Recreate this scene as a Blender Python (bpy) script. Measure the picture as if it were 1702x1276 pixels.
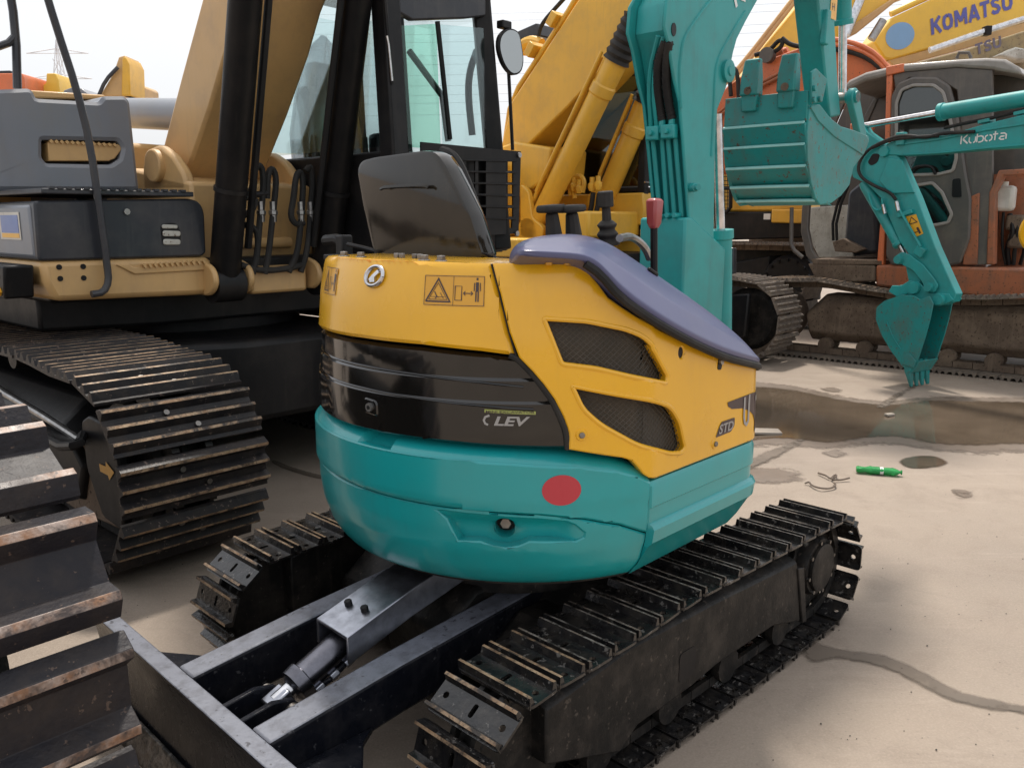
import bpy, bmesh, math, random
from mathutils import Vector, Matrix
rnd = random.Random(7)
PI = math.pi
R = math.radians
for o in list(bpy.data.objects): bpy.data.objects.remove(o)
scene = bpy.context.scene
COL = scene.collection

# ---------------------------------------------------------------- camera
CAM_H, PITCH, FPX, PW, PH = 1.62, 11.0, 1400.0, 1702, 1276
cd = bpy.data.cameras.new('camera'); cam = bpy.data.objects.new('camera', cd); COL.objects.link(cam)
cam.location = (0, 0, CAM_H); cam.rotation_euler = (R(90 - PITCH), 0, 0)
cd.sensor_fit = 'HORIZONTAL'; cd.sensor_width = 36.0; cd.lens = 36.0 * FPX / PW
cd.clip_start = 0.05; cd.clip_end = 4000
scene.camera = cam

# ---------------------------------------------------------------- sky and sun
SUN_EL, SUN_AZ = 66.0, 90.0          # azimuth: direction TO the sun, degrees from +X counter-clockwise
wd = bpy.data.worlds.new('World'); scene.world = wd; wd.use_nodes = True
wn, wl = wd.node_tree.nodes, wd.node_tree.links
wn.clear()
sky = wn.new('ShaderNodeTexSky'); sky.sky_type = 'NISHITA'; sky.sun_disc = False
sky.sun_elevation = R(SUN_EL); sky.sun_rotation = R(90 - SUN_AZ); sky.dust_density = 6.0; sky.air_density = 1.2
desat = wn.new('ShaderNodeHueSaturation'); desat.inputs['Saturation'].default_value = 0.35
b1 = wn.new('ShaderNodeBackground'); b1.inputs['Strength'].default_value = 0.05
b2 = wn.new('ShaderNodeBackground'); b2.inputs['Color'].default_value = (0.95, 0.965, 1.0, 1); b2.inputs['Strength'].default_value = 0.55
ad = wn.new('ShaderNodeAddShader'); wo = wn.new('ShaderNodeOutputWorld')
wl.new(sky.outputs[0], desat.inputs['Color']); wl.new(desat.outputs[0], b1.inputs['Color'])
wl.new(b1.outputs[0], ad.inputs[0]); wl.new(b2.outputs[0], ad.inputs[1]); wl.new(ad.outputs[0], wo.inputs[0])
sl = bpy.data.lights.new('sun', 'SUN'); sl.energy = 2.7; sl.angle = R(5); sl.color = (1.0, 0.93, 0.84)
so = bpy.data.objects.new('sun', sl); COL.objects.link(so)
sd = Vector((math.cos(R(SUN_EL)) * math.cos(R(SUN_AZ)), math.cos(R(SUN_EL)) * math.sin(R(SUN_AZ)), math.sin(R(SUN_EL))))
so.rotation_euler = sd.to_track_quat('Z', 'Y').to_euler()
vs = scene.view_settings
vs.view_transform = 'Standard'; vs.look = 'None'; vs.exposure = 0.42; vs.gamma = 1.0; vs.use_curve_mapping = False

# ---------------------------------------------------------------- materials
M = {}
def mat(name):
    m = bpy.data.materials.new(name); m.use_nodes = True; M[name] = m
    nt = m.node_tree; bs = nt.nodes['Principled BSDF']
    return m, nt, bs
def nd(nt, typ, **kw):
    n = nt.nodes.new('ShaderNode' + typ)
    for k, v in kw.items(): setattr(n, k, v)
    return n
def ramp(nt, src, a, b, ca=(0, 0, 0, 1), cb=(1, 1, 1, 1)):
    r = nd(nt, 'ValToRGB'); r.color_ramp.elements[0].position = a; r.color_ramp.elements[1].position = b
    r.color_ramp.elements[0].color = ca; r.color_ramp.elements[1].color = cb
    nt.links.new(src, r.inputs[0]); return r.outputs[0]
def noise(nt, scale, detail=4, rough=.6, vec=None, dist=0):
    n = nd(nt, 'TexNoise'); n.inputs['Scale'].default_value = scale; n.inputs['Detail'].default_value = detail
    n.inputs['Roughness'].default_value = rough; n.inputs['Distortion'].default_value = dist
    if vec is None: vec = coord(nt)
    nt.links.new(vec, n.inputs['Vector']); return n.outputs[0]
def coord(nt):
    for n in nt.nodes:
        if n.bl_idname == 'ShaderNodeNewGeometry': return n.outputs['Position']
    return nd(nt, 'NewGeometry').outputs['Position']
def scaled(nt, sx, sy, sz):
    mp = nd(nt, 'Mapping'); mp.inputs['Scale'].default_value = (sx, sy, sz)
    nt.links.new(coord(nt), mp.inputs['Vector']); return mp.outputs[0]
def mix(nt, fac, a, b):
    x = nd(nt, 'MixRGB')
    for i, v in ((0, fac), (1, a), (2, b)):
        if hasattr(v, 'is_output') or isinstance(v, bpy.types.NodeSocket): nt.links.new(v, x.inputs[i])
        else: x.inputs[i].default_value = v if i == 0 else (*v[:3], 1)
    return x.outputs[0]
def bump(nt, bs, src, strength, dist=.01):
    b = nd(nt, 'Bump'); b.inputs['Strength'].default_value = strength; b.inputs['Distance'].default_value = dist
    nt.links.new(src, b.inputs['Height']); nt.links.new(b.outputs[0], bs.inputs['Normal'])
def mul(nt, a, k):
    x = nd(nt, 'Math', operation='MULTIPLY'); nt.links.new(a, x.inputs[0])
    if isinstance(k, bpy.types.NodeSocket): nt.links.new(k, x.inputs[1])
    else: x.inputs[1].default_value = k
    return x.outputs[0]

def paint(name, col, dirt=(.16, .12, .08), amt=.25, r0=.22, r1=.5, spots=.0, spotcol=(.12, .06, .03), bmp=.05, coat=.3, grime=4.0, spec=.5, wave=0.0):
    m, nt, bs = mat(name)
    big = noise(nt, grime, 4, .65)
    fac = mul(nt, ramp(nt, big, .45, .75), amt)
    streak = noise(nt, 1.0, 3, .6, scaled(nt, 26, 26, 2.2))
    fac2 = mul(nt, ramp(nt, streak, .55, .8), amt * .7)
    tone = mix(nt, ramp(nt, noise(nt, 1.3, 2), .3, .7), tuple(c * .92 for c in col), tuple(min(1, c * 1.06) for c in col))
    c = mix(nt, fac, tone, dirt)
    c = mix(nt, fac2, c, dirt)
    if spots > 0:
        sp = ramp(nt, noise(nt, 38, 3, .7), .66 - spots * .12, .70 - spots * .12)
        c = mix(nt, mul(nt, sp, .9), c, spotcol)
    nt.links.new(c, bs.inputs['Base Color'])
    rr = nd(nt, 'MapRange'); rr.inputs['To Min'].default_value = r0; rr.inputs['To Max'].default_value = r1
    nt.links.new(noise(nt, 9, 3, .7), rr.inputs['Value']); nt.links.new(rr.outputs[0], bs.inputs['Roughness'])
    bs.inputs['Coat Weight'].default_value = coat; bs.inputs['Coat Roughness'].default_value = .12
    bs.inputs['Specular IOR Level'].default_value = spec
    if bmp: bump(nt, bs, noise(nt, 55, 2), bmp, .004)
    if wave:
        w_ = nd(nt, 'Bump'); w_.inputs['Strength'].default_value = wave; w_.inputs['Distance'].default_value = .02
        nt.links.new(noise(nt, 3.2, 2, .5), w_.inputs['Height']); nt.links.new(w_.outputs[0], bs.inputs['Coat Normal'])
    return m
paint('yellow', (.84, .44, .010), dirt=(.45, .24, .05), amt=.16, r0=.2, r1=.32, bmp=.008, coat=.5, wave=.05)
paint('teal', (.008, .325, .335), dirt=(.05, .18, .17), amt=.2, r0=.25, r1=.38, bmp=.012, coat=.5, wave=.08)
paint('boom_teal', (.014, .30, .295), dirt=(.05, .10, .085), amt=.4, r0=.38, r1=.55, bmp=.05, coat=.1)
paint('bucket_teal', (.008, .235, .228), dirt=(.10, .09, .07), amt=.55, r0=.4, r1=.6, spots=.4, spotcol=(.10, .05, .03), bmp=.12, coat=.05)
paint('weld', (.30, .62, .60), dirt=(.08, .3, .3), amt=.4, r0=.3, r1=.5, bmp=.4)
paint('tan', (.60, .375, .155), dirt=(.30, .20, .12), amt=.35, r0=.35, r1=.55, bmp=.03, coat=.1)
paint('old_yellow', (.74, .42, .045), dirt=(.36, .23, .08), amt=.35, r0=.35, r1=.5, bmp=.03, coat=.1)
paint('sign_yellow', (.84, .53, .06), dirt=(.4, .25, .1), amt=.2, r0=.4, r1=.55)
paint('faded_yellow', (.33, .25, .12), dirt=(.14, .11, .08), amt=.8, r0=.6, r1=.8, spots=.4)
paint('orange', (.68, .17, .06), dirt=(.34, .15, .09), amt=.4, r0=.45, r1=.65, spots=.15)
paint('rust_orange', (.38, .12, .05), dirt=(.16, .09, .06), amt=.9, r0=.6, r1=.8, spots=.5)
paint('cab_grey', (.085, .075, .068), dirt=(.17, .14, .11), amt=.6, r0=.4, r1=.65)
paint('roof_grey', (.30, .28, .26), dirt=(.16, .14, .12), amt=.6, r0=.5, r1=.7)
paint('mud_steel', (.13, .095, .07), dirt=(.24, .18, .13), amt=.9, r0=.7, r1=.9, spots=.5, spotcol=(.05, .035, .025), bmp=.5, coat=0, spec=0.2)
paint('purple', (.085, .090, .185), dirt=(.2, .19, .2), amt=.12, r0=.3, r1=.42, bmp=.03, coat=.15)
paint('dark_grey', (.028, .031, .039), dirt=(.09, .085, .08), amt=.5, r0=.35, r1=.55, bmp=.02, spec=0.3)
paint('fuel_grey', (.19, .205, .235), dirt=(.2, .19, .18), amt=.5, r0=.4, r1=.55, bmp=.02)  # raised to a bluish grey, veiling glare put into the colour
paint('black_gloss', (.007, .0065, .006), dirt=(.02, .017, .014), amt=.3, r0=.05, r1=.14, bmp=.008, coat=.5)
paint('black', (.009, .009, .010), dirt=(.035, .03, .027), amt=.5, r0=.3, r1=.55, bmp=.03, coat=0, spec=0.25)
paint('seat_vinyl', (.014, .012, .009), dirt=(.05, .042, .03), amt=.35, r0=.07, r1=.2, bmp=.03, coat=.3, spec=.45)
paint('rubber', (.02, .02, .02), dirt=(.07, .06, .05), amt=.5, r0=.5, r1=.75, bmp=.1, coat=0, spec=0.25)
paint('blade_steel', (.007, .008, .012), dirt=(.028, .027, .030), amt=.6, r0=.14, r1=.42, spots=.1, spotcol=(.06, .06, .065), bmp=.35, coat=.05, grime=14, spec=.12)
paint('blade_top_skylit', (.17, .18, .215), dirt=(.05, .05, .06), amt=.7, r0=.3, r1=.6, spots=.3, spotcol=(.04, .04, .05), bmp=.35, coat=.2, grime=18)  # paler copy of the blade steel, sky reflection painted onto the top faces
paint('frame_black', (.010, .0095, .009), dirt=(.06, .05, .042), amt=.6, r0=.3, r1=.65, spots=.2, spotcol=(.07, .058, .048), bmp=.4, coat=0, grime=10, spec=0.25)
paint('shoe_oil', (.010, .0095, .010), dirt=(.05, .042, .034), amt=.7, r0=.08, r1=.5, spots=.45, spotcol=(.13, .12, .11), bmp=.6, coat=.3, grime=22)
paint('shoe_dark', (.020, .018, .019), dirt=(.065, .050, .040), amt=.6, r0=.3, r1=.6, spots=.25, spotcol=(.16, .12, .10), bmp=.4, coat=0, grime=9, spec=0.28)
paint('shoe_dusty', (.15, .125, .105), dirt=(.26, .21, .16), amt=.9, r0=.6, r1=.85, spots=.4, spotcol=(.06, .05, .04), bmp=.6, coat=0, grime=12, spec=0.25)
paint('shoe_near', (.014, .013, .017), dirt=(.045, .034, .028), amt=.6, r0=.38, r1=.62, spots=.12, spotcol=(.10, .07, .055), bmp=.5, coat=0, grime=7, spec=0.28)
paint('vent_wire', (.05, .042, .03), amt=.4, r0=.5, r1=.7)
paint('vent_brown', (.045, .036, .024), amt=.3, r0=.6, r1=.8)
paint('haze_grey', (.80, .80, .82), amt=.1)  # pale tone puts the distance haze into the pylon colour
paint('red_knob', (.32, .05, .05), amt=.3); paint('red_mark', (.50, .04, .055), amt=.06, r0=.35, r1=.45, bmp=0, coat=.1)
paint('blue_mark', (.22, .42, .72), amt=.1, r0=.5, r1=.6, bmp=0); paint('komatsu_blue', (.10, .11, .42), amt=.25, r0=.5, r1=.6, bmp=0)
paint('faded_blue', (.16, .14, .20), amt=.9, r0=.6, r1=.8, bmp=0)
paint('decal_yellow', (.72, .36, .02), amt=.12, bmp=0); paint('decal_bright', (.82, .42, .02), amt=.15, bmp=0)
paint('decal_black', (.035, .015, .02), amt=.05, bmp=0); paint('decal_white', (.72, .74, .72), amt=.2, bmp=0)
paint('decal_grey', (.34, .33, .32), amt=.15, bmp=0); paint('decal_lime', (.35, .40, .10), amt=.3, bmp=0)
paint('decal_label', (.55, .52, .45), amt=.3, bmp=0); paint('decal_blue', (.10, .17, .42), amt=.2, bmp=0)
paint('dirty_white', (.55, .54, .49), dirt=(.2, .18, .14), amt=.7, r0=.5, r1=.7, spots=.3); paint('arrow', (.62, .32, .05), amt=.5, r0=.5, r1=.6)
paint('grit', (.05, .045, .04), amt=.3, r0=.7, r1=.9); paint('litter', (.34, .30, .25), amt=.4, r0=.6, r1=.8)
paint('wire_rust', (.10, .07, .05), amt=.4, r0=.6, r1=.8); paint('plastic_white', (.62, .60, .55), amt=.4, r0=.35, r1=.5)
def worn(name, bright, rust, dark, scale):
    m, nt, bs = mat(name)
    c = mix(nt, ramp(nt, noise(nt, scale, 4, .7), .38, .62), bright, rust)
    c = mix(nt, ramp(nt, noise(nt, scale * .45, 5, .7, dist=.4), .47, .60), c, dark)
    c = mix(nt, mul(nt, ramp(nt, noise(nt, scale * 3.5, 3, .7), .58, .66), .8), c, dark)
    nt.links.new(c, bs.inputs['Base Color'])
    rr = nd(nt, 'MapRange'); rr.inputs['To Min'].default_value = .28; rr.inputs['To Max'].default_value = .7
    nt.links.new(noise(nt, scale, 3), rr.inputs['Value']); nt.links.new(rr.outputs[0], bs.inputs['Roughness'])
    bs.inputs['Specular IOR Level'].default_value = .4
    bump(nt, bs, noise(nt, scale * 2.5, 3), .6, .006)
worn('worn_edge', (.42, .30, .19), (.26, .155, .085), (.045, .036, .03), 24)
worn('worn_grey', (.26, .235, .21), (.16, .125, .095), (.022, .02, .018), 28)
worn('worn_big', (.36, .29, .25), (.24, .13, .075), (.055, .042, .038), 15)
def metal(name, col, rough):
    m, nt, bs = mat(name); bs.inputs['Metallic'].default_value = 1
    c = mix(nt, ramp(nt, noise(nt, 22, 4), .35, .75), col, tuple(x * .55 for x in col)); nt.links.new(c, bs.inputs['Base Color'])
    rr = nd(nt, 'MapRange'); rr.inputs['To Min'].default_value = rough; rr.inputs['To Max'].default_value = rough + .2
    nt.links.new(noise(nt, 30, 4), rr.inputs['Value']); nt.links.new(rr.outputs[0], bs.inputs['Roughness'])
metal('chrome', (.78, .78, .8), .1); metal('gunmetal', (.20, .20, .23), .2); metal('steel', (.45, .44, .43), .3); metal('bolt_steel', (.30, .28, .26), .35); metal('plate_steel', (.46, .48, .54), .26)
def glass(name, tint, gl=.12, rough=.03):
    m, nt, bs = mat(name); nt.nodes.remove(bs)
    t = nd(nt, 'BsdfTransparent'); t.inputs[0].default_value = (*tint, 1)
    g = nd(nt, 'BsdfGlossy'); g.inputs['Roughness'].default_value = rough; g.inputs[0].default_value = (.9, .95, .95, 1)
    lw = nd(nt, 'LayerWeight'); lw.inputs[0].default_value = .25
    ms = nd(nt, 'MixShader'); k = nd(nt, 'MapRange'); k.inputs['To Min'].default_value = gl; k.inputs['To Max'].default_value = max(.32, gl)
    nt.links.new(lw.outputs['Fresnel'], k.inputs['Value']); nt.links.new(k.outputs[0], ms.inputs[0])
    nt.links.new(t.outputs[0], ms.inputs[1]); nt.links.new(g.outputs[0], ms.inputs[2])
    nt.links.new(ms.outputs[0], nt.nodes['Material Output'].inputs[0])
glass('glass_green', (.70, .90, .82), .03); glass('glass_dark', (.16, .19, .19), .10); glass('glass_clear', (.86, .92, .92), .03); glass('mirror_glass', (.03, .03, .03), .42)
glass('plastic_film', (.62, .64, .66), .15, .25)
m, nt, bs = mat('bottle_green'); bs.inputs['Base Color'].default_value = (.05, .42, .12, 1); bs.inputs['Roughness'].default_value = .12
bs.inputs['Transmission Weight'].default_value = .45; bs.inputs['IOR'].default_value = 1.3
bump(nt, bs, noise(nt, 40, 3), .5, .01)
# concrete yard
m, nt, bs = mat('concrete')
c = mix(nt, ramp(nt, noise(nt, .45, 8, .62), .35, .68), (.245, .199, .158), (.325, .264, .208))
c = mix(nt, mul(nt, ramp(nt, noise(nt, 2.6, 8, .7, dist=.6), .50, .72), .62), c, (.20, .155, .12))
c = mix(nt, mul(nt, ramp(nt, noise(nt, 9, 6, .7), .58, .74), .45), c, (.22, .175, .14))
c = mix(nt, mul(nt, ramp(nt, noise(nt, .16, 5, .6, dist=.8), .47, .62), .45), c, (.235, .192, .158))
c = mix(nt, mul(nt, ramp(nt, noise(nt, 1.0, 5, .65, scaled(nt, 4.0, .55, 1)), .56, .66), .30), c, (.26, .205, .165))
vt = nd(nt, 'TexVoronoi', feature='DISTANCE_TO_EDGE'); vt.inputs['Scale'].default_value = .42; dv_ = nd(nt, 'VectorMath', operation='ADD'); nz_ = nd(nt, 'TexNoise'); nz_.inputs['Scale'].default_value = 2.2; nz_.inputs['Detail'].default_value = 5; nt.links.new(coord(nt), nz_.inputs['Vector']); sc_ = nd(nt, 'VectorMath', operation='SCALE'); sc_.inputs['Scale'].default_value = .5; nt.links.new(nz_.outputs['Color'], sc_.inputs[0]); nt.links.new(coord(nt), dv_.inputs[0]); nt.links.new(sc_.outputs[0], dv_.inputs[1]); nt.links.new(dv_.outputs[0], vt.inputs['Vector'])
c = mix(nt, mul(nt, ramp(nt, vt.outputs['Distance'], .0, .006, (1, 1, 1, 1), (0, 0, 0, 1)), .28), c, (.20, .16, .13))
c = mix(nt, mul(nt, ramp(nt, noise(nt, 60, 3, .6), .62, .70), .6), c, (.14, .11, .09))
c = mix(nt, mul(nt, ramp(nt, noise(nt, 120, 2, .5), .45, .7), .22), c, (.46, .38, .31))
c = mix(nt, mul(nt, ramp(nt, noise(nt, 1.0, 6, .7, scaled(nt, .7, 5.0, 1)), .55, .72), .35), c, (.42, .345, .28))
nt.links.new(c, bs.inputs['Base Color'])
rr = nd(nt, 'MapRange'); rr.inputs['To Min'].default_value = .62; rr.inputs['To Max'].default_value = .92
nt.links.new(noise(nt, 3.0, 6), rr.inputs['Value']); nt.links.new(rr.outputs[0], bs.inputs['Roughness'])
bump(nt, bs, noise(nt, 45, 8, .7), .35, .01)
def wet(name, c0, c1, r0, r1, soft=.9):
    """water or damp stain whose margin breaks up: 'edge' is 0 on the rim and 1 inside"""
    m, nt, bs = mat(name)
    c = mix(nt, ramp(nt, noise(nt, 1.6, 6, .65, dist=.5), .35, .7), c0, c1)
    c = mix(nt, mul(nt, ramp(nt, noise(nt, 14, 5, .7), .58, .72), .3), c, tuple(x * 1.4 for x in c1))
    nt.links.new(c, bs.inputs['Base Color'])
    k = nd(nt, 'MapRange'); k.inputs['To Min'].default_value = r0; k.inputs['To Max'].default_value = r1
    nt.links.new(ramp(nt, noise(nt, 1.1, 5, .6), .4, .65), k.inputs['Value']); nt.links.new(k.outputs[0], bs.inputs['Roughness'])
    bump(nt, bs, noise(nt, 6, 3), .02, .01)
    at = nd(nt, 'Attribute'); at.attribute_name = 'edge'
    n1 = nd(nt, 'Math', operation='MULTIPLY_ADD'); nt.links.new(noise(nt, 11, 6, .7), n1.inputs[0]); n1.inputs[1].default_value = soft; nt.links.new(at.outputs['Fac'], n1.inputs[2])
    fac = ramp(nt, n1.outputs[0], .42 * soft + .12, .62 * soft + .34)
    tr = nd(nt, 'BsdfTransparent'); ms = nd(nt, 'MixShader'); nt.links.new(fac, ms.inputs[0]); nt.links.new(tr.outputs[0], ms.inputs[1]); nt.links.new(bs.outputs[0], ms.inputs[2])
    nt.links.new(ms.outputs[0], nt.nodes['Material Output'].inputs[0])
wet('puddle_water', (.085, .064, .045), (.14, .106, .076), .03, .14)
wet('damp_concrete', (.15, .118, .092), (.21, .165, .13), .35, .6, 1.2)
wet('seam_filler', (.10, .078, .058), (.16, .125, .095), .5, .75, 1.0)

# ---------------------------------------------------------------- geometry helpers
class MB:
    """collects faces of one mesh; build() links it as one object"""
    def __init__(s): s.v = []; s.f = []; s.m = []
    def add(s, vs, fs, mi=0):
        n = len(s.v); s.v += [tuple(x) for x in vs]; s.f += [tuple(i + n for i in f) for f in fs]; s.m += [mi] * len(fs); return s
    def box(s, c, d, rot=None, mi=0):
        x, y, z = (k / 2 for k in d)
        vs = [Vector(p) for p in ((-x, -y, -z), (x, -y, -z), (x, y, -z), (-x, y, -z), (-x, -y, z), (x, -y, z), (x, y, z), (-x, y, z))]
        if rot is not None: vs = [rot @ p for p in vs]
        c = Vector(c); return s.add([p + c for p in vs], [(3, 2, 1, 0), (4, 5, 6, 7), (0, 1, 5, 4), (1, 2, 6, 5), (2, 3, 7, 6), (3, 0, 4, 7)], mi)
    def prism(s, poly, a0, a1, f, mi=0, mis=None):
        """poly: 2-D outline; f(u, v, w) -> 3-D point, w runs a0..a1"""
        n = len(poly)
        vs = [f(u, v, a0) for u, v in poly] + [f(u, v, a1) for u, v in poly]
        s.add(vs, [tuple(range(n))[::-1], tuple(range(n, 2 * n))], mi)
        k = len(s.v) - 2 * n
        for i in range(n):
            j = (i + 1) % n
            s.f.append((k + i, k + j, k + n + j, k + n + i)); s.m.append(mi if mis is None else mis[i])
        return s
    def loft(s, rings, closed=True, caps=True, mi=0):
        n = len(rings[0]); k = len(s.v)
        for r in rings: s.v += [tuple(p) for p in r]
        for a in range(len(rings) - 1):
            for i in range(n if closed else n - 1):
                j = (i + 1) % n
                s.f.append((k + a * n + i, k + a * n + j, k + (a + 1) * n + j, k + (a + 1) * n + i)); s.m.append(mi)
        if caps and closed:
            s.f.append(tuple(k + i for i in range(n))[::-1]); s.m.append(mi)
            s.f.append(tuple(k + (len(rings) - 1) * n + i for i in range(n))); s.m.append(mi)
        return s
    def cyl(s, p0, p1, r, r1=None, n=16, mi=0, caps=True):
        p0, p1 = Vector(p0), Vector(p1); r1 = r if r1 is None else r1
        q = (p1 - p0).to_track_quat('Z', 'Y')
        ring = lambda p, rr: [p + q @ Vector((rr * math.cos(2 * PI * i / n), rr * math.sin(2 * PI * i / n), 0)) for i in range(n)]
        return s.loft([ring(p0, r), ring(p1, r1)], True, caps, mi)
    def turn(s, p0, axis, prof, n=20, mi=0):
        """lathe: prof = [(distance along axis, radius)]"""
        p0 = Vector(p0); q = Vector(axis).to_track_quat('Z', 'Y')
        return s.loft([[p0 + q @ Vector((rr * math.cos(2 * PI * i / n), rr * math.sin(2 * PI * i / n), h)) for i in range(n)] for h, rr in prof], True, True, mi)
    def tube(s, pts, r, n=8, mi=0, smooth=0):
        pts = [Vector(p) for p in pts]
        for _ in range(smooth):
            q = [pts[0]]
            for a, b in zip(pts, pts[1:]): q += [a.lerp(b, .25), a.lerp(b, .75)]
            pts = q + [pts[-1]]
        rings = []; up = None
        for i, p in enumerate(pts):
            t = (pts[min(i + 1, len(pts) - 1)] - pts[max(i - 1, 0)]).normalized()
            if up is None:
                up = Vector((0, 0, 1)) if abs(t.z) < .9 else Vector((1, 0, 0))
            up = (up - t * up.dot(t)).normalized(); b = t.cross(up)
            rings.append([p + (up * math.cos(2 * PI * k / n) + b * math.sin(2 * PI * k / n)) * r for k in range(n)])
        return s.loft(rings, True, True, mi)
    def build(s, name, mats, parent=None, bevel=0, seg=2, ang=32, smooth=True, recalc=True):
        me = bpy.data.meshes.new(name); me.from_pydata(s.v, [], s.f)
        for k in ([mats] if isinstance(mats, str) else mats): me.materials.append(M[k])
        if any(s.m): me.polygons.foreach_set('material_index', s.m)
        finish(me, ang, smooth, recalc)
        return link(name, me, parent, bevel, seg)
def finish(me, ang=32, smooth=True, recalc=True):
    if recalc:
        bm = bmesh.new(); bm.from_mesh(me); bmesh.ops.recalc_face_normals(bm, faces=bm.faces); bm.to_mesh(me); bm.free()
    if smooth:
        me.polygons.foreach_set('use_smooth', [True] * len(me.polygons)); me.set_sharp_from_angle(angle=R(ang))
    me.update()
def link(name, me, parent=None, bevel=0, seg=2):
    o = bpy.data.objects.new(name, me); COL.objects.link(o); o.parent = parent
    if bevel:
        b = o.modifiers.new('bevel', 'BEVEL'); b.width = bevel; b.segments = seg; b.limit_method = 'ANGLE'; b.angle_limit = R(40)
    return o
def thing(name, label, cat, loc=(0, 0, 0), rz=0, group=None):
    o = bpy.data.objects.new(name, None); COL.objects.link(o); o.empty_display_size = .1
    o.location = loc; o.rotation_euler = (0, 0, R(rz)); o['label'] = label; o['category'] = cat
    if group: o['group'] = group
    return o
def tag(o, label, cat, group=None):
    o['label'] = label; o['category'] = cat
    if group: o['group'] = group
    return o
def struct(o): o['kind'] = 'structure'; return o
XZ = lambda u, v, w: (u, w, v)      # outline in x-z, extruded along y
YZ = lambda u, v, w: (w, u, v)
XY = lambda u, v, w: (u, v, w)
def rounded(poly, r, n=4):
    """round the corners of a 2-D outline"""
    out = []; N = len(poly)
    for i in range(N):
        p, a, b = Vector(poly[i]), Vector(poly[i - 1]), Vector(poly[(i + 1) % N])
        rr = r[i] if isinstance(r, (list, tuple)) else r
        rr = min(rr, (a - p).length * .48, (b - p).length * .48)
        if rr < 1e-5: out.append(tuple(p)); continue
        q0 = p + (a - p).normalized() * rr; q1 = p + (b - p).normalized() * rr
        for k in range(n + 1):
            t = k / n; out.append(tuple(q0 * (1 - t) ** 2 + p * 2 * t * (1 - t) + q1 * t * t))
    return out
def circ(cx, cy, r, n=16, ry=None):
    ry = r if ry is None else ry
    return [(cx + r * math.cos(2 * PI * i / n), cy + ry * math.sin(2 * PI * i / n)) for i in range(n)]
def sheet(outline, holes, f, cuts_u=(), cuts_v=(), inset=0, drop=0, thick=0, name='panel', mats='yellow', parent=None, ang=32, flip=False):
    """flat 2-D outline with holes, cut into a grid, edges rolled over, then mapped by f(u, v, offset)"""
    bm = bmesh.new(); es = []
    for lp in [outline] + list(holes):
        vs = [bm.verts.new((x, y, 0)) for x, y in lp]
        es += [bm.edges.new((vs[i], vs[(i + 1) % len(vs)])) for i in range(len(vs))]
    bmesh.ops.triangle_fill(bm, use_beauty=True, use_dissolve=False, edges=es)
    for c in cuts_u: bmesh.ops.bisect_plane(bm, geom=bm.verts[:] + bm.edges[:] + bm.faces[:], plane_co=(c, 0, 0), plane_no=(1, 0, 0), dist=1e-5)
    for c in cuts_v: bmesh.ops.bisect_plane(bm, geom=bm.verts[:] + bm.edges[:] + bm.faces[:], plane_co=(0, c, 0), plane_no=(0, 1, 0), dist=1e-5)
    bmesh.ops.recalc_face_normals(bm, faces=bm.faces)
    if sum(fc.normal.z for fc in bm.faces) < 0: bmesh.ops.reverse_faces(bm, faces=bm.faces)
    if inset: bmesh.ops.inset_region(bm, faces=bm.faces[:], thickness=inset, use_even_offset=True, use_boundary=True)
    bnd = set(v for e in bm.edges if e.is_boundary for v in e.verts)
    off = {v: (-drop if v in bnd else 0.0) for v in bm.verts}
    if thick:
        be = [e for e in bm.edges if e.is_boundary]
        new = {}
        for v in bnd: new[v] = bm.verts.new(v.co)
        for e in be:
            a, b = e.verts
            try: bm.faces.new((a, b, new[b], new[a]))
            except ValueError: pass
        for v in new.values(): off[v] = -thick
    bm.verts.index_update()
    for v in bm.verts: v.co = f(v.co.x, v.co.y, off[v])
    bmesh.ops.recalc_face_normals(bm, faces=bm.faces)
    me = bpy.data.meshes.new(name); bm.to_mesh(me); bm.free()
    for k in ([mats] if isinstance(mats, str) else mats): me.materials.append(M[k])
    finish(me, ang, True, False)
    return link(name, me, parent)
def text_geo(s, size=1.0, bold=0.0, shear=0.0, spacing=1.0, width=1.0):
    """letters of the built-in font as flat 2-D faces, origin at lower left"""
    c = bpy.data.curves.new('letters', 'FONT'); c.body = s; c.size = size; c.offset = bold; c.shear = shear; c.space_character = spacing; c.resolution_u = 3
    o = bpy.data.objects.new('letters', c); COL.objects.link(o)
    bpy.context.view_layer.update()
    me = bpy.data.meshes.new_from_object(o.evaluated_get(bpy.context.evaluated_depsgraph_get()))
    vs = [(v.co.x * width, v.co.y) for v in me.vertices]; fs = [tuple(p.vertices) for p in me.polygons]
    bpy.data.objects.remove(o); bpy.data.curves.remove(c); bpy.data.meshes.remove(me)
    x0 = min(v[0] for v in vs); y0 = min(v[1] for v in vs)
    return [(x - x0, y - y0) for x, y in vs], fs
def ribbon(pts, w):
    """2-D stroke as quads"""
    vs, fs = [], []; n = len(pts)
    for i in range(n):
        a, b = Vector(pts[max(i - 1, 0)]), Vector(pts[min(i + 1, n - 1)])
        p = Vector(pts[i]); t = (b - a).normalized(); q = Vector((-t.y, t.x))
        if 0 < i < n - 1:
            t1 = (p - a).normalized(); c = max(.5, Vector((-t1.y, t1.x)).dot(q)); q = q / c
        vs += [tuple(p + q * w / 2), tuple(p - q * w / 2)]
    for i in range(n - 1): fs.append((2 * i, 2 * i + 1, 2 * i + 3, 2 * i + 2))
    return vs, fs

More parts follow.
